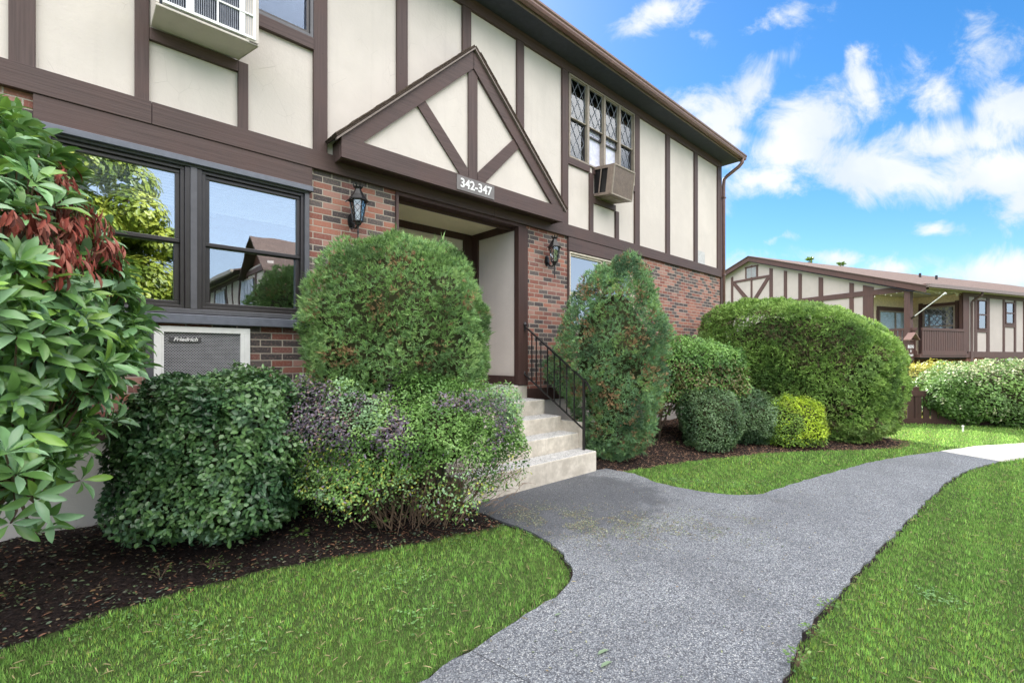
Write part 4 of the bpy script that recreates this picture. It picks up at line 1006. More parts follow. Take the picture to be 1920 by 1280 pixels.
mb = fm(); mb.box(.62, 3.12, BC-.045, BC-.001, 3.45, 3.62); mb.box(.60, .75, BC-.045, BC-.001, 1.6, 3.45); mb.box(AB-.2, AB-.151, .2, .32, 1.6, 3.8); mb.box(AB-.2, AB-.151, 1.45, 1.6, 1.6, 3.8); mb.box(AB-.2, AB-.151, .32, 1.45, 3.62, 3.75); mb.build('timber_trim', M['tfar'], F)
fwin(4.02, 4.70, 2.62, 3.84, 0, 'b', 'window', 'h', wd=.05, fmt='tfar', up='dimwin', gl='glass2'); fwin(6.2, 6.93, 2.9, 3.84, 0, 'b', 'window', 'h', wd=.05, fmt='tfar', up='dimwin', gl='glass2')
fr(3.98, 4.72, 2.50, 2.62, nm='window_sill'); fr(6.16, 6.95, 2.76, 2.9, nm='window_sill')
for a in (10, 13.8, 19): fwin(a, a+.9, 2.6, 3.84, 0, 'b', 'window', 'h', wd=.05, fmt='tfar', up='dimwin', gl='glass2')
# string of small lights under the balcony eave
sl3 = MB(); sl3.xf = FXF; rr = random.Random(5)
for k in range(16): sl3.lathe((.1+k*.19, -.02+.1*math.sin(k), 3.96-.05*math.sin(k*1.7)), [(.012, 0), (.026, .02), (.012, .045)], 6)
for k in range(8): sl3.lathe((-.02, .15+k*.2, 3.96-.05*math.sin(k*1.9)), [(.012, 0), (.026, .02), (.012, .045)], 6)
pts = [(.1+k*.19, -.02+.1*math.sin(k), 4.0-.05*math.sin(k*1.7)) for k in range(16)]; sl3.tube(pts, .006, 4)
tag(sl3.build('string_lights', plain('pale_bulb', (.8, .76, .68), .3)), 'string of small pale bulbs hanging over the far balcony', 'string lights')
fp = MB(); p0 = FXF(Vector((-.04, .22, 2.98))); zf = 17.15; tip = FW*zf+RT*((1773-960)/FPX*zf)+Vector((0, 0, 1.5+119/FPX*zf))
fp.tube([p0, p0.lerp(tip, .97)], .018, 8); fp.tube([p0.lerp(tip, .93), tip], .035, 8); fpo = empty('flagpole', 'bare white flagpole slanting up from the far balcony post', 'flagpole'); fp.build('pole', M['white'], fpo)
MB().tube([p0-(tip-p0).normalized()*.10, p0+(tip-p0).normalized()*.12], .03, 8).build('bracket', M['black'], fpo)
# building sign with little roof, on the balcony post
def fs():
    m_ = MB(); m_.xf = lambda v: FXF(Vector((v.x-.22, v.y+.42, v.z))); return m_
sg_ = empty('building_sign', 'small brown BLDG sign with a pitched cap on the far balcony post', 'sign')
mb = fs(); mb.box(-.24, .14, -.27, -.22, 1.36, 2.02); sb = mb.build('board', M['tfar'], sg_)
mb = fs(); mb.box(-.27, .17, -.28, -.21, 2.02, 2.05); mb.box(-.26, .16, -.28, -.21, 1.34, 1.36); mb.box(-.26, -.24, -.28, -.21, 1.36, 2.02); mb.box(.14, .16, -.28, -.21, 1.36, 2.02); mb.build('rim', M['tfar'], sb)
mb = fs(); mb.prism([(-.33, -.42, 2.12), (-.02, -.42, 2.38), (-.02, -.17, 2.38), (-.33, -.17, 2.12)], (0, 0, .03)); mb.prism([(.27, -.42, 2.12), (-.02, -.42, 2.38), (-.02, -.17, 2.38), (.27, -.17, 2.12)], (0, 0, .03)); mb.box(-.3, .24, -.26, -.22, 2.10, 2.13); mb.build('cap', plain('cap_pinkish', (.26, .16, .135), .7), sg_)
for s_, z_, sz in (('BLDG', 1.87, .15), ('8', 1.70, .12), ('360-371', 1.54, .10)):
    text_mesh('lettering', s_, sz, M['white'], sb, fmat(-.27, .143, z_), bold=.006, ext=.001)

# ------------------------------------------------------------ the building across the lawn (seen in the windows)
O = empty('apartment_building', 'apartment building across the lawn, seen mirrored in the big window', 'building')
om = MB
mb = om(); wall_panel(mb, 'X', 5.7, .2, -26, -10.0, 2.6, 5.3, []); mb.build('stucco_wall', M['stucco_far'], O)
om().box(5.7, 5.9, -26, -10.2, -.3, 2.6).build('brick_wall', M['brick'], O)
rst = plain('rusty_boards', (.13, .055, .04), .85)
om().box(5.7, 17, -10.2, -10, -.3, 5.2).build('board_wall', rst, O); om().box(16.8, 17, -26, -10.2, -.3, 5.2).build('board_wall', rst, O)
om().prism([(5.8, -10, 5.2), (5.8, -12.9, 5.2), (5.8, -11.45, 6.3)], (.2, 0, 0)).build('gable_wall', rst, O)
for e in (-9.6, -13.3):
    mb = om(); mb.prism([(5.4, e, 4.8), (17.3, e, 4.8), (17.3, -11.45, 6.42), (5.4, -11.45, 6.42)], (0, 0, .06)); mb.uv = lambda v: (v.x, v.y); mb.build('roof', M['shingle_far'], O)
mb = om(); mb.prism([(5.1, -13.3, 5.25), (5.1, -26, 5.25), (10.5, -26, 6.9), (10.5, -13.3, 6.9)], (0, 0, .06)); mb.uv = lambda v: (v.y, v.x); mb.build('roof', M['shingle_far'], O)
om().box(5.0, 5.12, -26, -12.9, 5.12, 5.27).build('gutter', M['alum'], O)
for a in np.arange(-25.5, -10.2, 1.25): om().box(5.66, 5.7, a, a+.14, 2.6, 5.2).build('timber_post', M['tfar'], O)
om().box(5.65, 5.7, -26, -10, 2.5, 2.7).build('timber_beam', M['tfar'], O); om().box(5.65, 5.7, -26, -10, 5.0, 5.2).build('timber_beam', M['tfar'], O)
for a in (-13.8, -18.8, -23.6):
    f = om(); f.box(5.62, 5.68, a, a+1.9, 3.4, 3.46); f.box(5.62, 5.68, a, a+1.9, 4.8, 4.86); wq = f.build('window', M['alum'], O)
    for k in range(4): om().box(5.63, 5.655, a+.05+k*.47, a+.45+k*.47, 3.46, 4.8).build('pane', M['lace'], wq)

# ------------------------------------------------------------ low fence behind the right hand shrub
Fe = empty('board_fence', 'low dark brown board fence behind the rounded hedge', 'fence')
P0, P1 = Vector((12.9, 2.75, 0)), Vector((15.6, -1.3, 0)); dr_ = (P1-P0).normalized(); L_ = (P1-P0).length
mb = MB(); k = 0; s_ = .02
while s_ < L_:
    p = P0+dr_*s_; mb.bar((p.x, p.y, .06), (p.x, p.y, .70), .022, .115, dr_); s_ += .150
mb.build('boards', M['tdark'], Fe)
for z, h in ((.68, .12), (.05, .16)): MB().bar(P0+Vector((0, 0, z)), P1+Vector((0, 0, z)), .05, h).build('rail', M['tdark'], Fe)
nrm_ = Vector((-dr_.y, dr_.x, 0))
for s_ in (0, 1.5, 3.0, L_): p = P0+dr_*s_-nrm_*.06*(-1); MB().box(p.x-.06, p.x+.06, p.y-.06, p.y+.06, -.15, .82).build('post', M['tdark'], Fe)
st_ = MB().lathe((12.95, .72, 0), [(.014, 0), (.014, .10), (.02, .105), (.02, .125), (.008, .13)], 8)
tag(st_.build('garden_stub', M['white']), 'small white stub pipe at the foot of the variegated shrub', 'stub pipe')
# ------------------------------------------------------------ plants
UPV = np.array([0, 0, 1.])
def rnd_dirs(n, rng): return unit(rng.normal(size=(n, 3)))
def tufts(name, P, N, rng, k, L, W, colr, spread, upw, tpl, m, parent, jit=.35):
    """k small leaves fan out of each point"""
    n = len(P); ax = unit(N + UPV*upw + rng.normal(size=(n, 3))*jit)
    A = np.repeat(ax, k, 0); Pq = np.repeat(P, k, 0)
    U = unit(A + rng.normal(size=(n*k, 3))*spread); l = L*(.6+.7*rng.rand(n*k))
    Pq = Pq + U*rng.rand(n*k, 1)*L*.35
    Nn = unit(np.repeat(N, k, 0)+rng.normal(size=(n*k, 3))*.6+UPV*.4)
    c = np.repeat(colr, k, 0)*(1+.16*(rng.rand(n*k, 1)*2-1))
    return leaves(name, Pq, U, Nn, l, W*(.75+.5*rng.rand(n*k)), c, tpl, m, parent)
def juniper(name, label, cat, c, ax, ext, pw, n, k, L, W, cols, seed, taper=None, zmin=.05, lump=.06, lf=8, brown=.05, group=None, upw=.45, tpl='needle', thick=.14, bcol=(.36, .24, .13), spread=.42, clump=.11, lean=0, camp=.4):
    rng = np.random.RandomState(seed); E_ = empty(name, label, cat, group)
    P, N, dep = shell(n, c, ax, ext, pw, thick, lump, lf, seed, zmin, taper, rng, clump, camp)
    if lean: P[:, :2] += np.array([[SS, -CC]])*(lean*ssf((P[:, 2]-1.2)/1.6)+lean*.9*ssf((1.25-P[:, 2])/.7))[:, None]
    colr = pal(len(P), cols, rng, P, 5, seed)
    bn = snoise(P, 6, seed+9); br = (bn > np.quantile(bn, 1-brown*1.6)) & (rng.rand(len(P)) < .55); br |= rng.rand(len(P)) < brown*.25
    colr[br] = np.array(bcol)*(.7+.6*rng.rand(br.sum(), 1))
    tufts('foliage', P, N, rng, k, L, W, colr, spread, upw, tpl, M['needle'], E_)
    # longer wisps that break the clipped outline
    sel = rng.rand(len(P)) < .03
    tufts('new_shoots', P[sel]+N[sel]*.02, N[sel], rng, 4, L*1.8, W*.8, colr[sel]*1.15, .22, .5, tpl, M['needle'], E_)
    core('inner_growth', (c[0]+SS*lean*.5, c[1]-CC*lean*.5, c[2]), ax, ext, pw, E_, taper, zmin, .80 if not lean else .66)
    return E_
LAX = math.atan2(-CC, SS)     # world angle of the picture's lateral direction
JUN = [(.11, .20, .075), (.18, .31, .10), (.25, .41, .14), (.22, .38, .17), (.32, .48, .18)]
# dome juniper
jd = juniper('juniper_shrub', 'large rounded green juniper clipped to a dome left of the entry steps', 'shrub', (2.36, 4.14, 1.66), LAX, (.80, .77, .93), 2.7, 22000, 8, .036, .0085, JUN, 3, zmin=.35, clump=.085, camp=.5, lump=.03, lf=7, brown=.05, taper=lambda z: 1-.03*ssf(-z))
stems('trunk', (2.30, 4.2, .0), [(2.2+random.uniform(-.5, .6), 4.2+random.uniform(-.4, .3), random.uniform(.9, 1.6)) for _ in range(9)], .035, jd, M['bark'])
# cone juniper
jc = juniper('juniper_shrub', 'tall bullet shaped juniper with brown patches right of the handrail', 'shrub', (5.62, 3.99, 1.39), LAX, (.67, .62, 1.34), 2.9, 22000, 7, .042, .010, [(.10, .19, .10), (.16, .28, .13), (.20, .36, .14), (.21, .37, .21), (.28, .44, .16)], 8,
             zmin=.06, lump=.11, lf=4.5, brown=.10, taper=lambda z: 1.0-.30*ssf((z-.1)/1.0)-.30*ssf((-z-.02)/.8)+.05*np.sin(z*5), upw=.6, clump=.11, camp=.5, lean=.13)
stems('trunk', (5.74, 4.0, .0), [(5.74+random.uniform(-.5, .5), 3.9+random.uniform(-.4, .4), random.uniform(.8, 1.8)) for _ in range(9)], .035, jc, M['bark'])
# long clipped arborvitae hedge: one mass built of overlapping clumps along a line
def hedge():
    rng = np.random.RandomState(21); E_ = empty('arborvitae_hedge', 'big rounded evergreen hedge running out from the building corner', 'hedge')
    A = np.array((10.45, 4.15)); Bv = np.array((10.22, 1.98)); n = 52000
    # capsule-like body: t along the line, super-elliptic cross section, rounded end
    c = np.array([10.37, 2.98, 1.30]); d = Bv-A; axa = math.atan2(d[1], d[0])
    tp = None
    P, N, dep = shell(n, c, axa, (1.62, .88, 1.31), 5.4, .16, .03, 6, 21, .06, None, rng, .12, .38)
    # the top comes down towards the free end
    u = ((P[:, :2]-c[:2])@np.array([math.cos(axa), math.sin(axa)]))/1.60
    P[:, 2] = P[:, 2]*(1-.14*ssf((u+.5)/1.5)-.12*ssf((u-.4)/.6)); P[:, 2] += 0
    # free end bulges outward at mid height
    side = 1-.08*np.clip((.9-P[:, 2])/.9, 0, 1)
    P[:, :2] = c[:2]+(P[:, :2]-c[:2])*side[:, None]
    colr = pal(len(P), [(.10, .19, .05), (.17, .30, .07), (.23, .38, .09), (.30, .46, .12), (.25, .39, .13)], rng, P, 3.2, 21)
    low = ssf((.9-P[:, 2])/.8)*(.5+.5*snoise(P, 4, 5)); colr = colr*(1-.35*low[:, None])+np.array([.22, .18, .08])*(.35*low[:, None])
    br = (snoise(P, 3, 77) > .55) & (rng.rand(len(P)) < .35); colr[br] = np.array((.13, .11, .06))*(.7+.6*rng.rand(br.sum(), 1))
    k = 4; nn = len(P); ax = unit(N*.9+UPV*.55+rng.normal(size=(nn, 3))*.5); Aq = np.repeat(ax, k, 0); Pq = np.repeat(P, k, 0)
    U = unit(Aq+rng.normal(size=(nn*k, 3))*.5); Nn = unit(rng.normal(size=(nn*k, 3))+np.repeat(N, k, 0)*.3)
    leaves('foliage', Pq, U, Nn, .055*(.6+.7*rng.rand(nn*k)), .026*(.7+.6*rng.rand(nn*k)), np.repeat(colr, k, 0)*(1+.14*(rng.rand(nn*k, 1)*2-1)), 'spray', M['needle'], E_)
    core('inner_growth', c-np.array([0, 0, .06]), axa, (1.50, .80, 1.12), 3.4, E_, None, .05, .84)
    stems('trunk', (10.3, 3.2, 0), [(10.3+random.uniform(-.3, .3), 3.2+random.uniform(-1.4, 1.2), 1.4) for _ in range(8)], .05, E_, M['bark'])
    return E_
hedge()
def leafshrub(name, label, cat, c, ax, ext, pw, n, L, W, cols, seed, m='leaf', taper=None, zmin=.05, lump=.05, lf=8, thick=.16, tpl='oval', face=1.0, group=None, cfun=None, stem=None, corz=.80, upw=.35, colf=4, keep=None, clump=.12):
    rng = np.random.RandomState(seed); E_ = empty(name, label, cat, group)
    P, N, dep = shell(n, c, ax, ext, pw, thick, lump, lf, seed, zmin, taper, rng, clump, .25)
    if keep is not None: q = keep(P, rng); P, N, dep = P[q], N[q], dep[q]
    nn = len(P); colr = pal(nn, cols, rng, P, colf, seed)
    if cfun: colr = cfun(P, N, colr, rng)
    # leaf blade lies roughly in the surface, pointing up/outwards
    Nl = unit(N*face+UPV*upw+rng.normal(size=(nn, 3))*.45); U = unit(np.cross(Nl, rng.normal(size=(nn, 3)))+N*.35)
    leaves('foliage', P, U, Nl, L*(.65+.6*rng.rand(nn)), W*(.7+.5*rng.rand(nn)), colr, tpl, M[m], E_)
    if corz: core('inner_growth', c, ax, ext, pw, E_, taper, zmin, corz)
    if stem:
        sb, st, sr = stem; rr = random.Random(seed); tops = [(c[0]+math.cos(a)*st*ext[0], c[1]+math.sin(a)*st*ext[1], c[2]+rr.uniform(-.3, .5)*ext[2]) for a in [rr.uniform(0, 6.28) for _ in range(sb)]]
        stems('stems', (c[0], c[1], .03), tops, sr, E_, M['twig'], rng=rr)
    return E_
# dark box shaped shrub under the window
def tb1(z): return 1-.10*ssf((-z-.3)/.7)+.02*np.sin(z*9)
s1 = leafshrub('privet_shrub', 'dark green boxy broadleaf shrub in front of the brick air conditioner', 'shrub', (.88, 4.25, .72), LAX, (.60, .58, .60), 3.8, 34000, .046, .029, [(.036, .088, .042), (.055, .125, .052), (.085, .175, .065), (.125, .235, .075), (.115, .21, .115)], 31, 'gloss', tb1, .16, .05, 7, .20, stem=(10, .6, .014), upw=.5, corz=.78,
               keep=lambda P, rng: (P[:, 2] > .42+.16*snoise(P, 6, 4)) | (rng.rand(len(P)) < .45))
# spreading mixed green and purple shrub
def cf2(P, N, c, rng):
    n1 = snoise(P, 3.4, 50, 3); n2 = snoise(P, 3, 61)
    top = ssf((P[:, 2]-.62)/.35)
    pur = (n1*.9+.25*(rng.rand(len(P))-.5) > .17) & (rng.rand(len(P)) < .80*top+.06)
    c = c.copy(); c[pur] = np.array([(.19, .17, .21)])*(.65+.7*rng.rand(pur.sum(), 1))*np.array([1, .92, 1])
    rus = pur & (rng.rand(len(P)) < .25); c[rus] = np.array((.24, .17, .15))*(.7+.5*rng.rand(rus.sum(), 1))
    yl = (~pur) & (P[:, 2] < .66+.15*n2) & (rng.rand(len(P)) < .14); c[yl] = np.array((.42, .45, .08))*(.5+.7*rng.rand(yl.sum(), 1))
    return c
c2 = (2.12, 3.62, .72)
def kp2(P, rng):
    # ragged, hollow underside at the right
    lat = (P[:, 0]-c2[0])*SS-(P[:, 1]-c2[1])*CC
    edge = .40+.34*ssf((lat+.35)/1.0)+.10*snoise(P, 6, 9)
    return (P[:, 2] > edge) | (rng.rand(len(P)) < .13)
s2 = leafshrub('spirea_shrub', 'low spreading shrub of mixed green and purple leaves before the steps', 'shrub', c2, LAX, (1.00, .58, .58), 2.8, 80000, .026, .0155, [(.085, .185, .045), (.13, .26, .06), (.18, .34, .08), (.26, .42, .13), (.23, .38, .20)], 41, 'leaf', None, .14, .10, 5, .20, corz=0, upw=.7, keep=kp2, cfun=cf2)
rr = random.Random(4)
core('inner_growth', (c2[0], c2[1], .86), LAX, (.80, .42, .34), 2.6, s2, None, .5, .8)
tw = MB()
for k in range(150):
    a = rr.uniform(0, 6.28); r = math.sqrt(rr.random()); lat = .95*r*math.cos(a); dp = .52*r*math.sin(a)
    bx = Vector(c2)+RT*(lat*.45+rr.uniform(-.12, .12))+FW*(dp*.5+rr.uniform(-.1, .1)); bx.z = .08; tp = Vector(c2)+RT*lat+FW*dp; tp.z = rr.uniform(.42, .95)
    mid = bx.lerp(tp, .5)+Vector((rr.uniform(-.12, .12), rr.uniform(-.12, .12), rr.uniform(-.08, .06)))
    r0 = rr.choice((.002, .003, .004, .006)); tw.tube([bx, mid, tp, tp+Vector((rr.uniform(-.07, .07), rr.uniform(-.07, .07), .05))], [r0, r0*.7, r0*.45, r0*.25], 4, False)
for k in range(320):
    lat = rr.uniform(-.2, 1.0); dp = rr.uniform(-.5, .5); p = Vector(c2)+RT*lat+FW*dp; p.z = rr.uniform(.25, .62)
    q = p+RT*rr.uniform(-.02, .16)+FW*rr.uniform(-.1, .1)+Vector((0, 0, rr.uniform(-.02, .1))); tw.tube([p, p.lerp(q, .5)+Vector((0, 0, .01)), q], [.0024, .0018, .001], 3, False)
tw.build('stems', M['twig'], s2)
# mid green loose shrub behind the round ones
def cf3(P, N, c, rng):
    br = (P[:, 2] < 1.35+.12*snoise(P, 5, 8)) & (rng.rand(len(P)) < .45); c = c.copy(); c[br] = np.array((.17, .155, .06))*(.6+.7*rng.rand(br.sum(), 1)); return c
s3 = leafshrub('leafy_shrub', 'loose mid green leafy shrub with bare stems beside the tall juniper', 'shrub', (7.75, 3.98, 1.15), LAX, (1.02, .62, .62), 3.2, 28000, .050, .028, [(.07, .16, .04), (.11, .24, .055), (.16, .32, .07), (.22, .40, .10)], 51, 'leaf', None, .5, .06, 5, .3, corz=.7, cfun=cf3, keep=lambda P, rng: (P[:, 2] > .78) | (rng.rand(len(P)) < .25))
stems('stems', (7.15, 4.1, .12), [(7.15+rr.uniform(-.4, .5), 4.05+rr.uniform(-.35, .3), rr.uniform(.75, 1.1)) for _ in range(12)], .018, s3, M['bark'], rng=rr)
stems('stems', (8.2, 4.1, .12), [(8.2+rr.uniform(-.4, .5), 4.05+rr.uniform(-.35, .3), rr.uniform(.75, 1.1)) for _ in range(9)], .018, s3, M['bark'], rng=rr)
BOX = [(.05, .105, .045), (.08, .15, .058), (.115, .20, .08), (.16, .26, .125)]
leafshrub('round_shrub', 'bluish green ball shaped shrub nearest the bare stems', 'shrub', (7.42, 3.33, .50), LAX, (.47, .45, .47), 2.5, 13000, .030, .021, BOX, 61, 'leaf', None, .06, .03, 8, .10, group='round clipped shrubs', upw=.5, stem=(4, .4, .012))
leafshrub('round_shrub', 'bluish green ball shaped shrub touching the yellow green one', 'shrub', (8.36, 3.12, .49), LAX, (.42, .42, .45), 2.4, 12000, .032, .022, BOX, 62, 'leaf', None, .06, .03, 8, .10, group='round clipped shrubs', upw=.5, stem=(4, .4, .012))
def cfy(P, N, c, rng):
    lat = (P[:, 0]-8.8)*SS-(P[:, 1]-2.58)*CC
    g = (lat+.20*snoise(P, 5, 3) < -.12) | (P[:, 2] < .2); c = c.copy(); g &= rng.rand(len(P)) < .85; c[g] = np.array((.17, .30, .045))*(.7+.5*rng.rand(g.sum(), 1)); return c
leafshrub('golden_shrub', 'small bright yellow green ball shaped shrub against the big hedge', 'shrub', (8.80, 2.58, .36), LAX, (.47, .42, .45), 2.4, 13000, .036, .016, [(.22, .30, .03), (.29, .44, .03), (.40, .56, .035), (.48, .63, .05)], 63, 'leaf', None, .06, .035, 8, .10, upw=.6, cfun=cfy)
# variegated shrub, right edge
def cfv(P, N, c, rng):
    t = ssf((P[:, 2]-.78)/.5)+.35*snoise(P, 4, 8); w = (rng.rand(len(P)) < .38*t+.01); c = c.copy(); c[w] = np.array((.52, .56, .34))*(.6+.5*rng.rand(w.sum(), 1)); return c
sv = leafshrub('variegated_shrub', 'wide cream and green variegated shrub at the right edge', 'shrub', (15.25, .05, .60), LAX, (2.0, .95, .75), 2.8, 40000, .060, .036, [(.08, .16, .04), (.12, .24, .06), (.18, .32, .08)], 71, 'leaf', lambda z: 1-.26*ssf((-z-.05)/.9), -.05, .09, 3, .3, cfun=cfv, upw=.7,
               keep=lambda P, rng: (P[:, 2] > .35) | (rng.rand(len(P)) < .75))
stems('stems', (14.9, .4, -.05), [(14.9+rr.uniform(-1.2, 1.2), .2+rr.uniform(-.9, .6), rr.uniform(.4, 1.0)) for _ in range(14)], .03, sv, M['bark'], wob=.1, rng=rr)
leafshrub('golden_hedge', 'long yellow hedge top behind the variegated shrub', 'hedge', (18.2, 2.0, .25), math.atan2(AV.y, AV.x), (3.0, .8, 1.05), 3.2, 20000, .085, .045, [(.22, .24, .04), (.36, .36, .06), (.48, .44, .09)], 72, 'leaf', None, -1.3, .08, 3, .3, upw=.8)
# rhododendron --------------------------------------------------
def rhodo():
    rng = np.random.RandomState(91); E_ = empty('rhododendron_shrub', 'big leathery leaved rhododendron with rust red withered clusters at the left edge', 'shrub')
    c = np.array((-.52, 3.72, 1.80)); ext = (.82, .78, .98)
    P, N, dep = shell(1500, c, LAX, ext, 2.3, .22, .08, 4, 91, .72, lambda z: 1-.18*ssf(z), rng)
    P[:, 1] = np.minimum(P[:, 1], 4.80)
    # loose low branches
    ex = []
    for (px, py, z_) in ((60, 930, 2.25), (95, 965, 2.45), (150, 900, 2.7), (30, 890, 2.1), (190, 800, 2.8), (120, 770, 2.6), (215, 790, 3.0), (70, 1000, 2.4), (20, 980, 2.3), (140, 850, 2.9), (10, 850, 2.0), (90, 860, 2.4), (50, 810, 2.2), (130, 820, 2.5)):
        q = FW*z_+RT*((px-960)/FPX*z_); ex.append((q.x, q.y, 1.5+(668-py)/FPX*z_))
    ex = np.array(ex); P = np.concatenate([P, ex]); N = np.concatenate([N, unit(ex-c+np.array([0, -.3, .5]))])
    n = len(P); px_ = 960+FPX*((P[:, 0]*SS-P[:, 1]*CC)/(P[:, 0]*CC+P[:, 1]*SS)); py_ = 668-FPX*(P[:, 2]-1.5)/(P[:, 0]*CC+P[:, 1]*SS)
    dead = (np.abs(py_-(425+30*snoise(P, 3, 2))) < 68) & (px_ < 205) & (rng.rand(n) < .68) & (np.arange(n) < n-14)
    live = ~dead
    ax = unit(N*.75+UPV*.65+rng.normal(size=(n, 3))*.28)
    Ps, Us, Ns, Ls, Ws, Cs = [], [], [], [], [], []
    cols = [(.12, .25, .065), (.17, .32, .09), (.20, .37, .16), (.25, .41, .23)]
    for i in np.where(live)[0]:
        k = rng.randint(7, 11); a = ax[i]; t1 = unit(np.cross(a, [0.3, .2, 1.])[None])[0]; t2 = np.cross(a, t1); ph = rng.rand()*6.28
        young = rng.rand() < .07
        for j in range(k):
            an = ph+j*2.4; ring = j/k; rd = t1*math.cos(an)+t2*math.sin(an)
            U = unit((rd*(.95-.25*ring)+a*(.22+.5*ring)+UPV*.04+rng.normal(size=3)*.08)[None])[0]
            Ps.append(P[i]+a*.012*j/k+U*.008); Us.append(U); Ns.append(unit((a-U*np.dot(a, U)+rng.normal(size=3)*.12)[None])[0])
            l = (.135 if not young else .095)*(.72+.45*rng.rand()); Ls.append(l); Ws.append(l*(.29 if not young else .34))
            cc = np.array(cols[rng.randint(4)])*(.8+.45*rng.rand())
            if young or rng.rand() < .07: cc = np.array((.24, .42, .08))*(.7+.5*rng.rand())
            Cs.append(cc)
    leaves('foliage', np.array(Ps), np.array(Us), np.array(Ns), np.array(Ls), np.array(Ws), np.array(Cs), 'rhodo', M['gloss'], E_, smooth=True)
    Ps, Us, Ns, Ls, Ws, Cs = [], [], [], [], [], []
    for i in np.where(dead)[0]:
        for j in range(rng.randint(12, 20)):
            U = unit((np.array([rng.normal()*.30, rng.normal()*.30, -1.0])+N[i]*.18)[None])[0]; Ps.append(P[i]+N[i]*.05+rng.normal(size=3)*.02); Us.append(U); Ns.append(N[i]+rng.normal(size=3)*.3)
            l = .085*(.6+.6*rng.rand()); Ls.append(l); Ws.append(l*.24); Cs.append(np.array([(.24, .055, .04), (.33, .09, .065), (.13, .045, .035), (.44, .17, .13)][rng.randint(4)])*(.7+.5*rng.rand()))
    leaves('withered_clusters', np.array(Ps), np.array(Us), np.array(Ns), np.array(Ls), np.array(Ws), np.array(Cs), 'rhodo', M['dry'], E_, smooth=True)
    mb = MB(); base = Vector((-.55, 4.0, .12)); rq = random.Random(9)
    hubs = [base+Vector((rq.uniform(-.35, .45), rq.uniform(-.5, .2), rq.uniform(.45, 1.0))) for _ in range(9)]
    for h in hubs: mb.tube([base, base.lerp(h, .5)+Vector((rq.uniform(-.08, .08), rq.uniform(-.08, .08), 0)), h], [.024, .02, .014], 7)
    for i in list(range(0, n, 3))+list(range(n-14, n)):
        p = Vector(P[i]); h = min(hubs, key=lambda q: (q-p).length); m_ = h.lerp(p, .5)+Vector((rq.uniform(-.04, .04), rq.uniform(-.04, .04), -.05)); mb.tube([h, m_, p], [.010, .006, .004], 5, False)
    mb.build('branches', M['twig'], E_, smooth=True)
    core('inner_growth', (-.62, 3.9, 1.85), LAX, (.60, .45, .70), 2.3, E_, None, None, .72)
rhodo()
# trees: far tips over the roof, and the tree mirrored in the window
def tree(name, label, c, R, n, L, cols, seed, th=None, group=None, conifer=False, trunk=.2, m='leaf', ground=-1.3):
    rng = np.random.RandomState(seed); E_ = empty(name, label, 'tree', group)
    if conifer:
        h = rng.rand(n)**.6; z = h*R[2]*2; a = rng.rand(n)*6.28; rad = R[0]*h*(.2+.8*rng.rand(n)**.6)*(.75+.25*np.sin(a*3+np.floor(z*1.3)*2)); lev = z+.25*np.sin(z*9)
        P = np.stack([c[0]+rad*np.cos(a), c[1]+rad*np.sin(a), c[2]+R[2]-lev-.25*rad+.12*rng.rand(n)], 1); N = unit(np.stack([np.cos(a), np.sin(a), .3+0*a], 1)); U = N+rng.normal(size=(n, 3))*.3
    else:
        ncl = 60; cc = rnd_dirs(ncl, rng)*rng.rand(ncl, 1)**.35; cc = np.array(c)+cc*np.array(R)*.82; rc = (.22+.18*rng.rand(ncl))*min(R)
        w_ = rng.randint(0, ncl, n); d = rnd_dirs(n, rng); P = cc[w_]+d*(rc[w_]*(.6+.4*rng.rand(n)**.4))[:, None]*np.array([1, 1, .8]); N = unit(d+UPV*.4); U = np.cross(N, rng.normal(size=(n, 3)))
    leaves('crown', P, unit(U), N, L*(.6+.6*rng.rand(n)), L*.55, pal(n, cols, rng, P, 2, seed), 'oval', M[m], E_)
    mb = MB(); g = Vector((c[0], c[1], ground)); tp = Vector((c[0], c[1], c[2]+R[2]*(.95 if conifer else .3))); mb.tube([g, g.lerp(tp, .4)+Vector((.03*R[0], 0, 0)), g.lerp(tp, .75), tp], [trunk, trunk*.8, trunk*.5, trunk*.12], 10)
    rq = random.Random(seed)
    if not conifer:
        for k in range(12): a = rq.uniform(0, 6.28); s_ = g.lerp(tp, rq.uniform(.45, .95)); e = Vector((c[0]+R[0]*.75*math.cos(a), c[1]+R[1]*.75*math.sin(a), c[2]+rq.uniform(-.4, .7)*R[2])); mb.tube([s_, s_.lerp(e, .5)+Vector((0, 0, .1*R[2])), e], [trunk*.35, trunk*.22, trunk*.06], 6)
    mb.build('trunk', M['bark'], E_, smooth=True)
GRN = [(.05, .10, .025), (.09, .17, .035), (.15, .25, .05)]
def ray(px, z, Z): q = FW*z+RT*((px-960)/FPX*z); return (q.x, q.y, Z)
tree('maple_tree', 'rounded yellow green tree on the lawn opposite, seen mirrored in the big window', (-.15, -8.2, 4.6), (3.0, 2.4, 4.0), 60000, .17, [(.12, .18, .02), (.26, .32, .04), (.40, .44, .07)], 101, ground=0)
tree('spruce_tree', 'left one of two treetops just above the far shingle roof', ray(1518, 46, 5.9), (2.6, 2.6, 5.35), 5000, .34, GRN, 102, group='treetops above the far roof', conifer=True)
tree('spruce_tree', 'right one of two treetops just above the far shingle roof', ray(1577, 46, 5.65), (2.9, 2.9, 5.1), 5000, .34, GRN, 103, group='treetops above the far roof', conifer=True)
tree('yellow_tree', 'yellow tinted treetop just visible between the two buildings', ray(1354, 60, 7.2), (2.6, 2.6, 5.2), 9000, .35, [(.2, .2, .03), (.4, .36, .06)], 104, conifer=True)

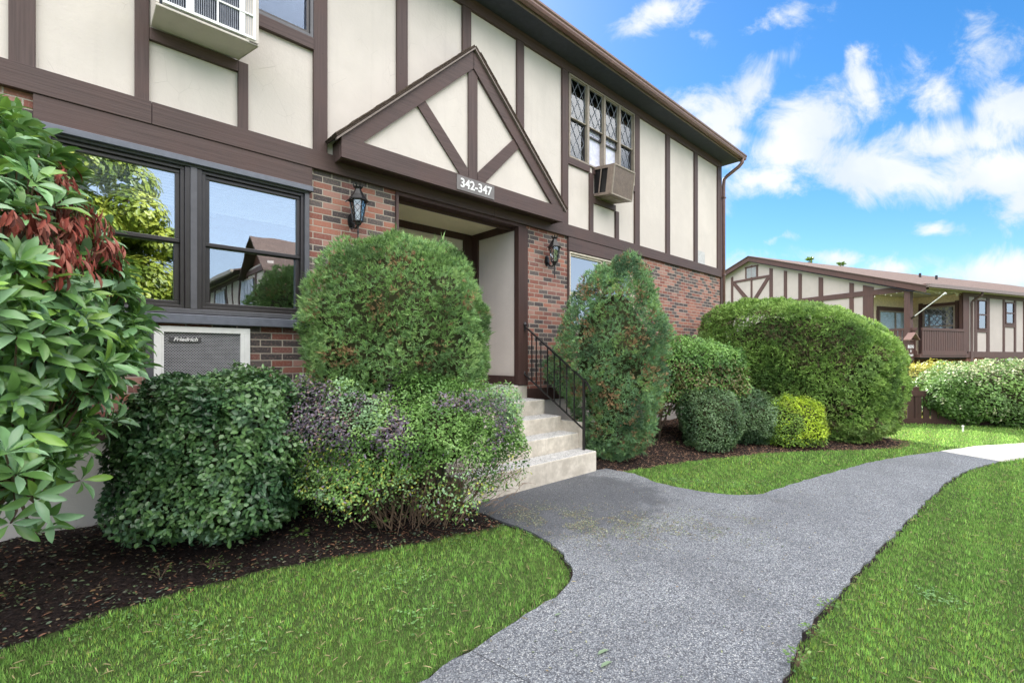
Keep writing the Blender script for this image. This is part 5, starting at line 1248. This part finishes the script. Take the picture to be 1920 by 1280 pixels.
# ------------------------------------------------------------ bed details: chips, fallen leaves, small weeds
def scatter(n, x0, x1, y0, y1, rng, fn):
    X = rng.uniform(x0, x1, n); Y = rng.uniform(y0, y1, n); q = fn(X, Y); return X[q], Y[q]
def inbed(X, Y): lo = bed_lo(X); return (Y > lo-.01) & (Y < 4.97) & ((X < 2.80) | (X > 5.04)) & (X < 11.6)
def flat(name, X, Y, Z, L, W, colr, rng, label, cat, tilt=.35, tpl='oval', m='dry', kind='stuff'):
    n = len(X); a = rng.rand(n)*6.28; U = np.stack([np.cos(a), np.sin(a), rng.normal(size=n)*tilt*.5], 1); N = unit(np.stack([rng.normal(size=n)*tilt, rng.normal(size=n)*tilt, np.ones(n)], 1))
    return tag(leaves(name, np.stack([X, Y, Z], 1), U, N, L, W, colr, tpl, M[m], None), label, cat, kind=kind)
rng = np.random.RandomState(5)
X, Y = scatter(26000, -1.6, 3, 2.9, 5, rng, inbed); X2, Y2 = scatter(26000, 5, 11, 1.2, 5, rng, inbed); X = np.concatenate([X, X2]); Y = np.concatenate([Y, Y2]); n = len(X)
lo = bed_lo(X); Z = bedz(X, Y, lo)+.004+.008*rng.rand(n)
red = rng.rand(n) < .10+.66*(X > 4)+.18*(X > 1.4); cl = np.where(red[:, None], np.where((X > 4)[:, None], np.array([[.30, .185, .125]]), np.array([[.24, .125, .08]])), np.array([[.030, .023, .022]]))*(.4+1.3*rng.rand(n, 1)); tan = rng.rand(n) < .025; cl[tan] = np.array((.26, .19, .11))*(.6+.6*rng.rand(tan.sum(), 1))
flat('mulch_chips', X, Y, Z, .012+.045*rng.rand(n)**3, .005+.010*rng.rand(n), cl, rng, 'dark and rusty wood mulch chips covering the planting beds', 'mulch')
X, Y = scatter(3200, -1.2, 3, 2.9, 4.9, rng, inbed); n = len(X); Z = bedz(X, Y, bed_lo(X))+.016
flat('fallen_leaves', X, Y, Z, .014+.022*rng.rand(n), .008+.010*rng.rand(n), pal(n, [(.09, .14, .06), (.16, .21, .11), (.12, .17, .14), (.28, .17, .08)], rng), rng, 'small fallen leaves scattered on the left mulch bed', 'leaf litter', m='leaf')
# clippings on the path, thickest in a drift in front of the shrub
def inpath(X, Y): return pip(X, Y, PATH)
nx_ = 6500; cx_ = rng.rand(nx_)
PX = np.interp(cx_, [0, .35, .7, 1], [3.0, 3.3, 3.5, 4.3])+rng.normal(size=nx_)*.26; PYy = np.interp(cx_, [0, .35, .7, 1], [3.3, 2.75, 2.3, 1.55])+rng.normal(size=nx_)*.17
q = inpath(PX, PYy) & (snoise(np.stack([PX, PYy, PX*0], 1), 7, 3) > -.25); PX, PYy = PX[q], PYy[q]
X3, Y3 = scatter(900, 1.5, 6.5, .8, 3.7, rng, inpath); PX = np.concatenate([PX, X3]); PYy = np.concatenate([PYy, Y3]); n = len(PX)
flat('clippings', PX, PYy, np.full(n, .029)+gz(PX, PYy), .007+.014*rng.rand(n)**2, .005+.007*rng.rand(n), pal(n, [(.09, .13, .09), (.18, .23, .13), (.34, .36, .22), (.22, .14, .08), (.42, .44, .36)], rng), rng, 'drift of leaf clippings lying on the path by the steps', 'leaf litter', tilt=.25)
X, Y = scatter(700, 2.85, 4.95, 3.72, 4.97, rng, lambda X, Y: X > 0); zt_ = np.interp(Y, [3.71, 4.009, 4.01, 4.309, 4.31, 4.619, 4.62, 5], [.28, .28, .48, .48, .68, .68, .885, .885])+.003; n = len(X)
flat('step_clippings', X, Y, zt_, .006+.014*rng.rand(n), .005+.006*rng.rand(n), pal(n, [(.06, .10, .06), (.10, .14, .08), (.16, .12, .08)], rng), rng, 'green clippings fallen on the step treads', 'leaf litter', tilt=.2)
def bigleaf(px, py, lab, L=.085):
    z = 1.47*FPX/(py-668); q = ray(px, z, .034); rg = np.random.RandomState(px); o = leaves('fallen_leaf', np.array([q]), np.array([[.9, -.35+.3*rg.rand(), .0]]), np.array([[.05, .05, 1.]]), np.array([L]), np.array([L*.30]), np.array([[.22, .30, .19]]), 'oval', M['leaf']); return tag(o, lab, 'leaf', 'long pale leaves lying on the path')
bigleaf(1120, 1228, 'pale green long leaf on the path, upper of two'); bigleaf(1126, 1252, 'pale green long leaf on the path, lower of two'); bigleaf(1040, 1155, 'pale green long leaf on the path near the lawn corner', .05)
# weeds
def weed(c, n, L, seed, label, cols=[(.07, .15, .03), (.12, .22, .05), (.17, .28, .07)], r=.12, h=.06):
    rg = np.random.RandomState(seed); E_ = empty('weed', label, 'weed', 'small leafy weeds')
    a = rg.rand(n)*6.28; rr_ = r*rg.rand(n)**.6; P = np.stack([c[0]+rr_*np.cos(a), c[1]+rr_*np.sin(a), c[2]+h*(.4+.8*rg.rand(n))], 1)
    U = unit(np.stack([np.cos(a), np.sin(a), .15+rg.normal(size=n)*.25], 1)); leaves('foliage', P, U, np.array([[0, 0, 1.]])+rg.normal(size=(n, 3))*.25, L*(.6+.6*rg.rand(n)), L*.62, pal(n, cols, rg), 'oval', M['leaf'], E_)
    mb = MB()
    for p in P[::2]: mb.tube([c, (Vector(c)+Vector(p))/2+Vector((0, 0, .01)), tuple(p)], [.0016, .0013, .001], 3, False)
    mb.build('stems', M['twig'], E_)
def gp(px, py, Z=.03): z = (1.5-Z)*FPX/(py-668); q = ray(px, z, Z); return q
for i, (px, py, n, L, r, lab) in enumerate([(30, 1120, 46, .030, .14, 'bright green lobed weed clump in the mulch at the lower left'), (22, 1085, 26, .028, .09, 'small lobed weed just behind the lower left clump'), (1555, 1150, 26, .024, .045, 'leafy weed on the edge of the path, farthest of the row'), (1522, 1195, 30, .024, .05, 'leafy weed on the edge of the path, middle of the row'), (1496, 1250, 30, .024, .05, 'leafy weed on the edge of the path, nearest of the row'),
        (560, 1010, 9, .045, .05, 'yellow green seedling in the mulch between the two left shrubs'), (525, 985, 7, .04, .04, 'tiny seedling in the mulch close to the boxy shrub'), (715, 990, 16, .045, .07, 'broad leaved seedling under the purple and green shrub'), (165, 1045, 12, .022, .05, 'tiny weed in the mulch in front of the pale foundation'), (300, 1085, 22, .020, .08, 'grey green weed mat on the mulch below the boxy shrub'), (395, 1065, 30, .022, .12, 'wider grey green weed mat near the lawn edge'), (1265, 838, 14, .05, .10, 'little weed on the brown mulch right of the tall juniper')]):
    weed(gp(px, py, .035 if py > 1000 or px > 1200 else .06), n, L, 200+i, lab, r=r)

def clover():
    rg = np.random.RandomState(77); Ps = []
    for k in range(34):
        z = rg.uniform(1.7, 6); u = rg.uniform(-.9, 1.05); l = u*z; cx0, cy0 = CC*z+SS*l, SS*z-CC*l; m = rg.randint(30, 110); s_ = rg.uniform(.05, .16)
        Ps.append(np.stack([cx0+rg.normal(size=m)*s_, cy0+rg.normal(size=m)*s_, .014+.012*rg.rand(m)], 1))
    P = np.concatenate(Ps); q = ~pip(P[:, 0], P[:, 1], PATH) & (P[:, 1] < bed_lo(P[:, 0])-.05) & ~((P[:, 0] > 2.75) & (P[:, 0] < 5.1) & (P[:, 1] > 2.9)); P = P[q]; n = len(P); a = rg.rand(n)*6.28
    tag(leaves('clover', P, np.stack([np.cos(a), np.sin(a), .15+0*a], 1), np.array([[0, 0, 1.]])+.2*rg.normal(size=(n, 3)), .014+.010*rg.rand(n), .012+.006*rg.rand(n), pal(n, [(.10, .22, .06), (.16, .32, .10), (.26, .40, .16)], rg), 'oval', M['leaf']), 'small clover leaves mixed into the lawn', 'clover', kind='stuff')
clover()
# ------------------------------------------------------------ grass blades (one mass)
def grass():
    rng = np.random.RandomState(17); allP = []; wd = []
    EDGE2 = offset(PATH, .002)
    def ok(X, Y):
        q = ~pip(X+.012*np.sin(Y*31), Y+.012*np.sin(X*27), EDGE2) & ~pip(X, Y, WALK)
        lo = bed_lo(X)+.012*np.sin(X*23)+.02*np.sin(X*14); q &= ~((Y > lo) & (X < 11.75) & ((X < 3.4) | (X > 4.95))); q &= ~((X > 2.8) & (X < 5.1) & (Y > 3.0))
        return q
    bands = [(1.2, 2.6, 15500, .0036, .030), (2.6, 4.2, 9500, .0048, .032), (4.2, 6.5, 5200, .0070, .034), (6.5, 10, 2400, .011, .038), (10, 16, 900, .02, .045)]
    P_, W_, H_ = [], [], []
    for z0, z1, rho, w_, h_ in bands:
        umax = 1.13; area = umax*(z1*z1-z0*z0); n = int(rho*area); z = np.sqrt(rng.uniform(z0*z0, z1*z1, n)); u = rng.uniform(-umax, umax, n); l = u*z
        X = CC*z+SS*l; Y = SS*z-CC*l; q = ok(X, Y) & (Y < 5); X, Y = X[q], Y[q]; P_.append(np.stack([X, Y, gz(X, Y)-.004], 1)); W_.append(np.full(len(X), w_)); H_.append(np.full(len(X), h_))
    P = np.concatenate(P_); W = np.concatenate(W_); H = np.concatenate(H_); n = len(P)
    cl = snoise(P, 5, 3); cl2 = snoise(P, 1.1, 6)
    H = H*(.60+.40*rng.rand(n))*(1+.10*cl)
    a = rng.rand(n)*6.28; U = unit(np.stack([np.cos(a)*.55, np.sin(a)*.55, .55+.5*rng.rand(n)], 1)); N = unit(np.stack([-np.cos(a), -np.sin(a), .6+0*a], 1)+rng.normal(size=(n, 3))*.3)
    c = pal(n, [(.095, .215, .042), (.145, .305, .062), (.20, .38, .085), (.31, .47, .13)], rng, None, 6, 4, .35)
    hf = snoise(P, 42, 12, 2); c = c*(1+.26*hf+.08*cl2)[:, None]; H = H*(1+.22*hf)
    yl = (cl2 > .35) & (rng.rand(n) < .12); c[yl] = c[yl]*np.array([1.5, 1.12, .9])
    dr = rng.rand(n) < .045; c[dr] = np.array((.36, .33, .17))*(.6+.6*rng.rand(dr.sum(), 1))
    print('grass blades', n)
    tag(leaves('lawn_grass', P, U, N, H, W, c, 'blade', M['grass'], None), 'short mown green grass of the lawns', 'grass', kind='stuff')
    # dry thatch and clippings
    m_ = rng.rand(n) < .004; Q = P[m_]; k = len(Q); a = rng.rand(k)*6.28
    tag(leaves('thatch', Q+np.array([0, 0, .028]), np.stack([np.cos(a), np.sin(a), .1*rng.normal(size=k)], 1), np.tile([[0, 0, 1.]], (k, 1))+.2*rng.normal(size=(k, 3)), .03+.03*rng.rand(k), np.full(k, .004)+.3*W[m_], np.array([[.42, .36, .20]])*(.6+.6*rng.rand(k, 1)), 'oval', M['dry']), 'straw coloured dry blades lying on the lawn', 'grass', kind='stuff')
grass()

# ------------------------------------------------------------ every thing gets its origin at its base
def finalize():
    bpy.context.view_layer.update()
    for o in list(COL.objects):
        if o.parent or o.type not in ('EMPTY', 'MESH'): continue
        if o.get('kind') in ('structure', 'stuff'): continue
        ms = [o] if o.type == 'MESH' else [c for c in o.children_recursive if c.type == 'MESH']
        lo = np.full(3, 1e9); hi = np.full(3, -1e9)
        for m_ in ms:
            v = np.empty(len(m_.data.vertices)*3, np.float32); m_.data.vertices.foreach_get('co', v); v = v.reshape(-1, 3)
            if len(v): lo = np.minimum(lo, v.min(0)); hi = np.maximum(hi, v.max(0))
        b = Vector(((lo[0]+hi[0])/2, (lo[1]+hi[1])/2, lo[2]))
        if o.type == 'MESH': o.data.transform(Matrix.Translation(-b)); o.location = b
        else:
            o.location = b
            for c in o.children: c.location = -b
finalize()
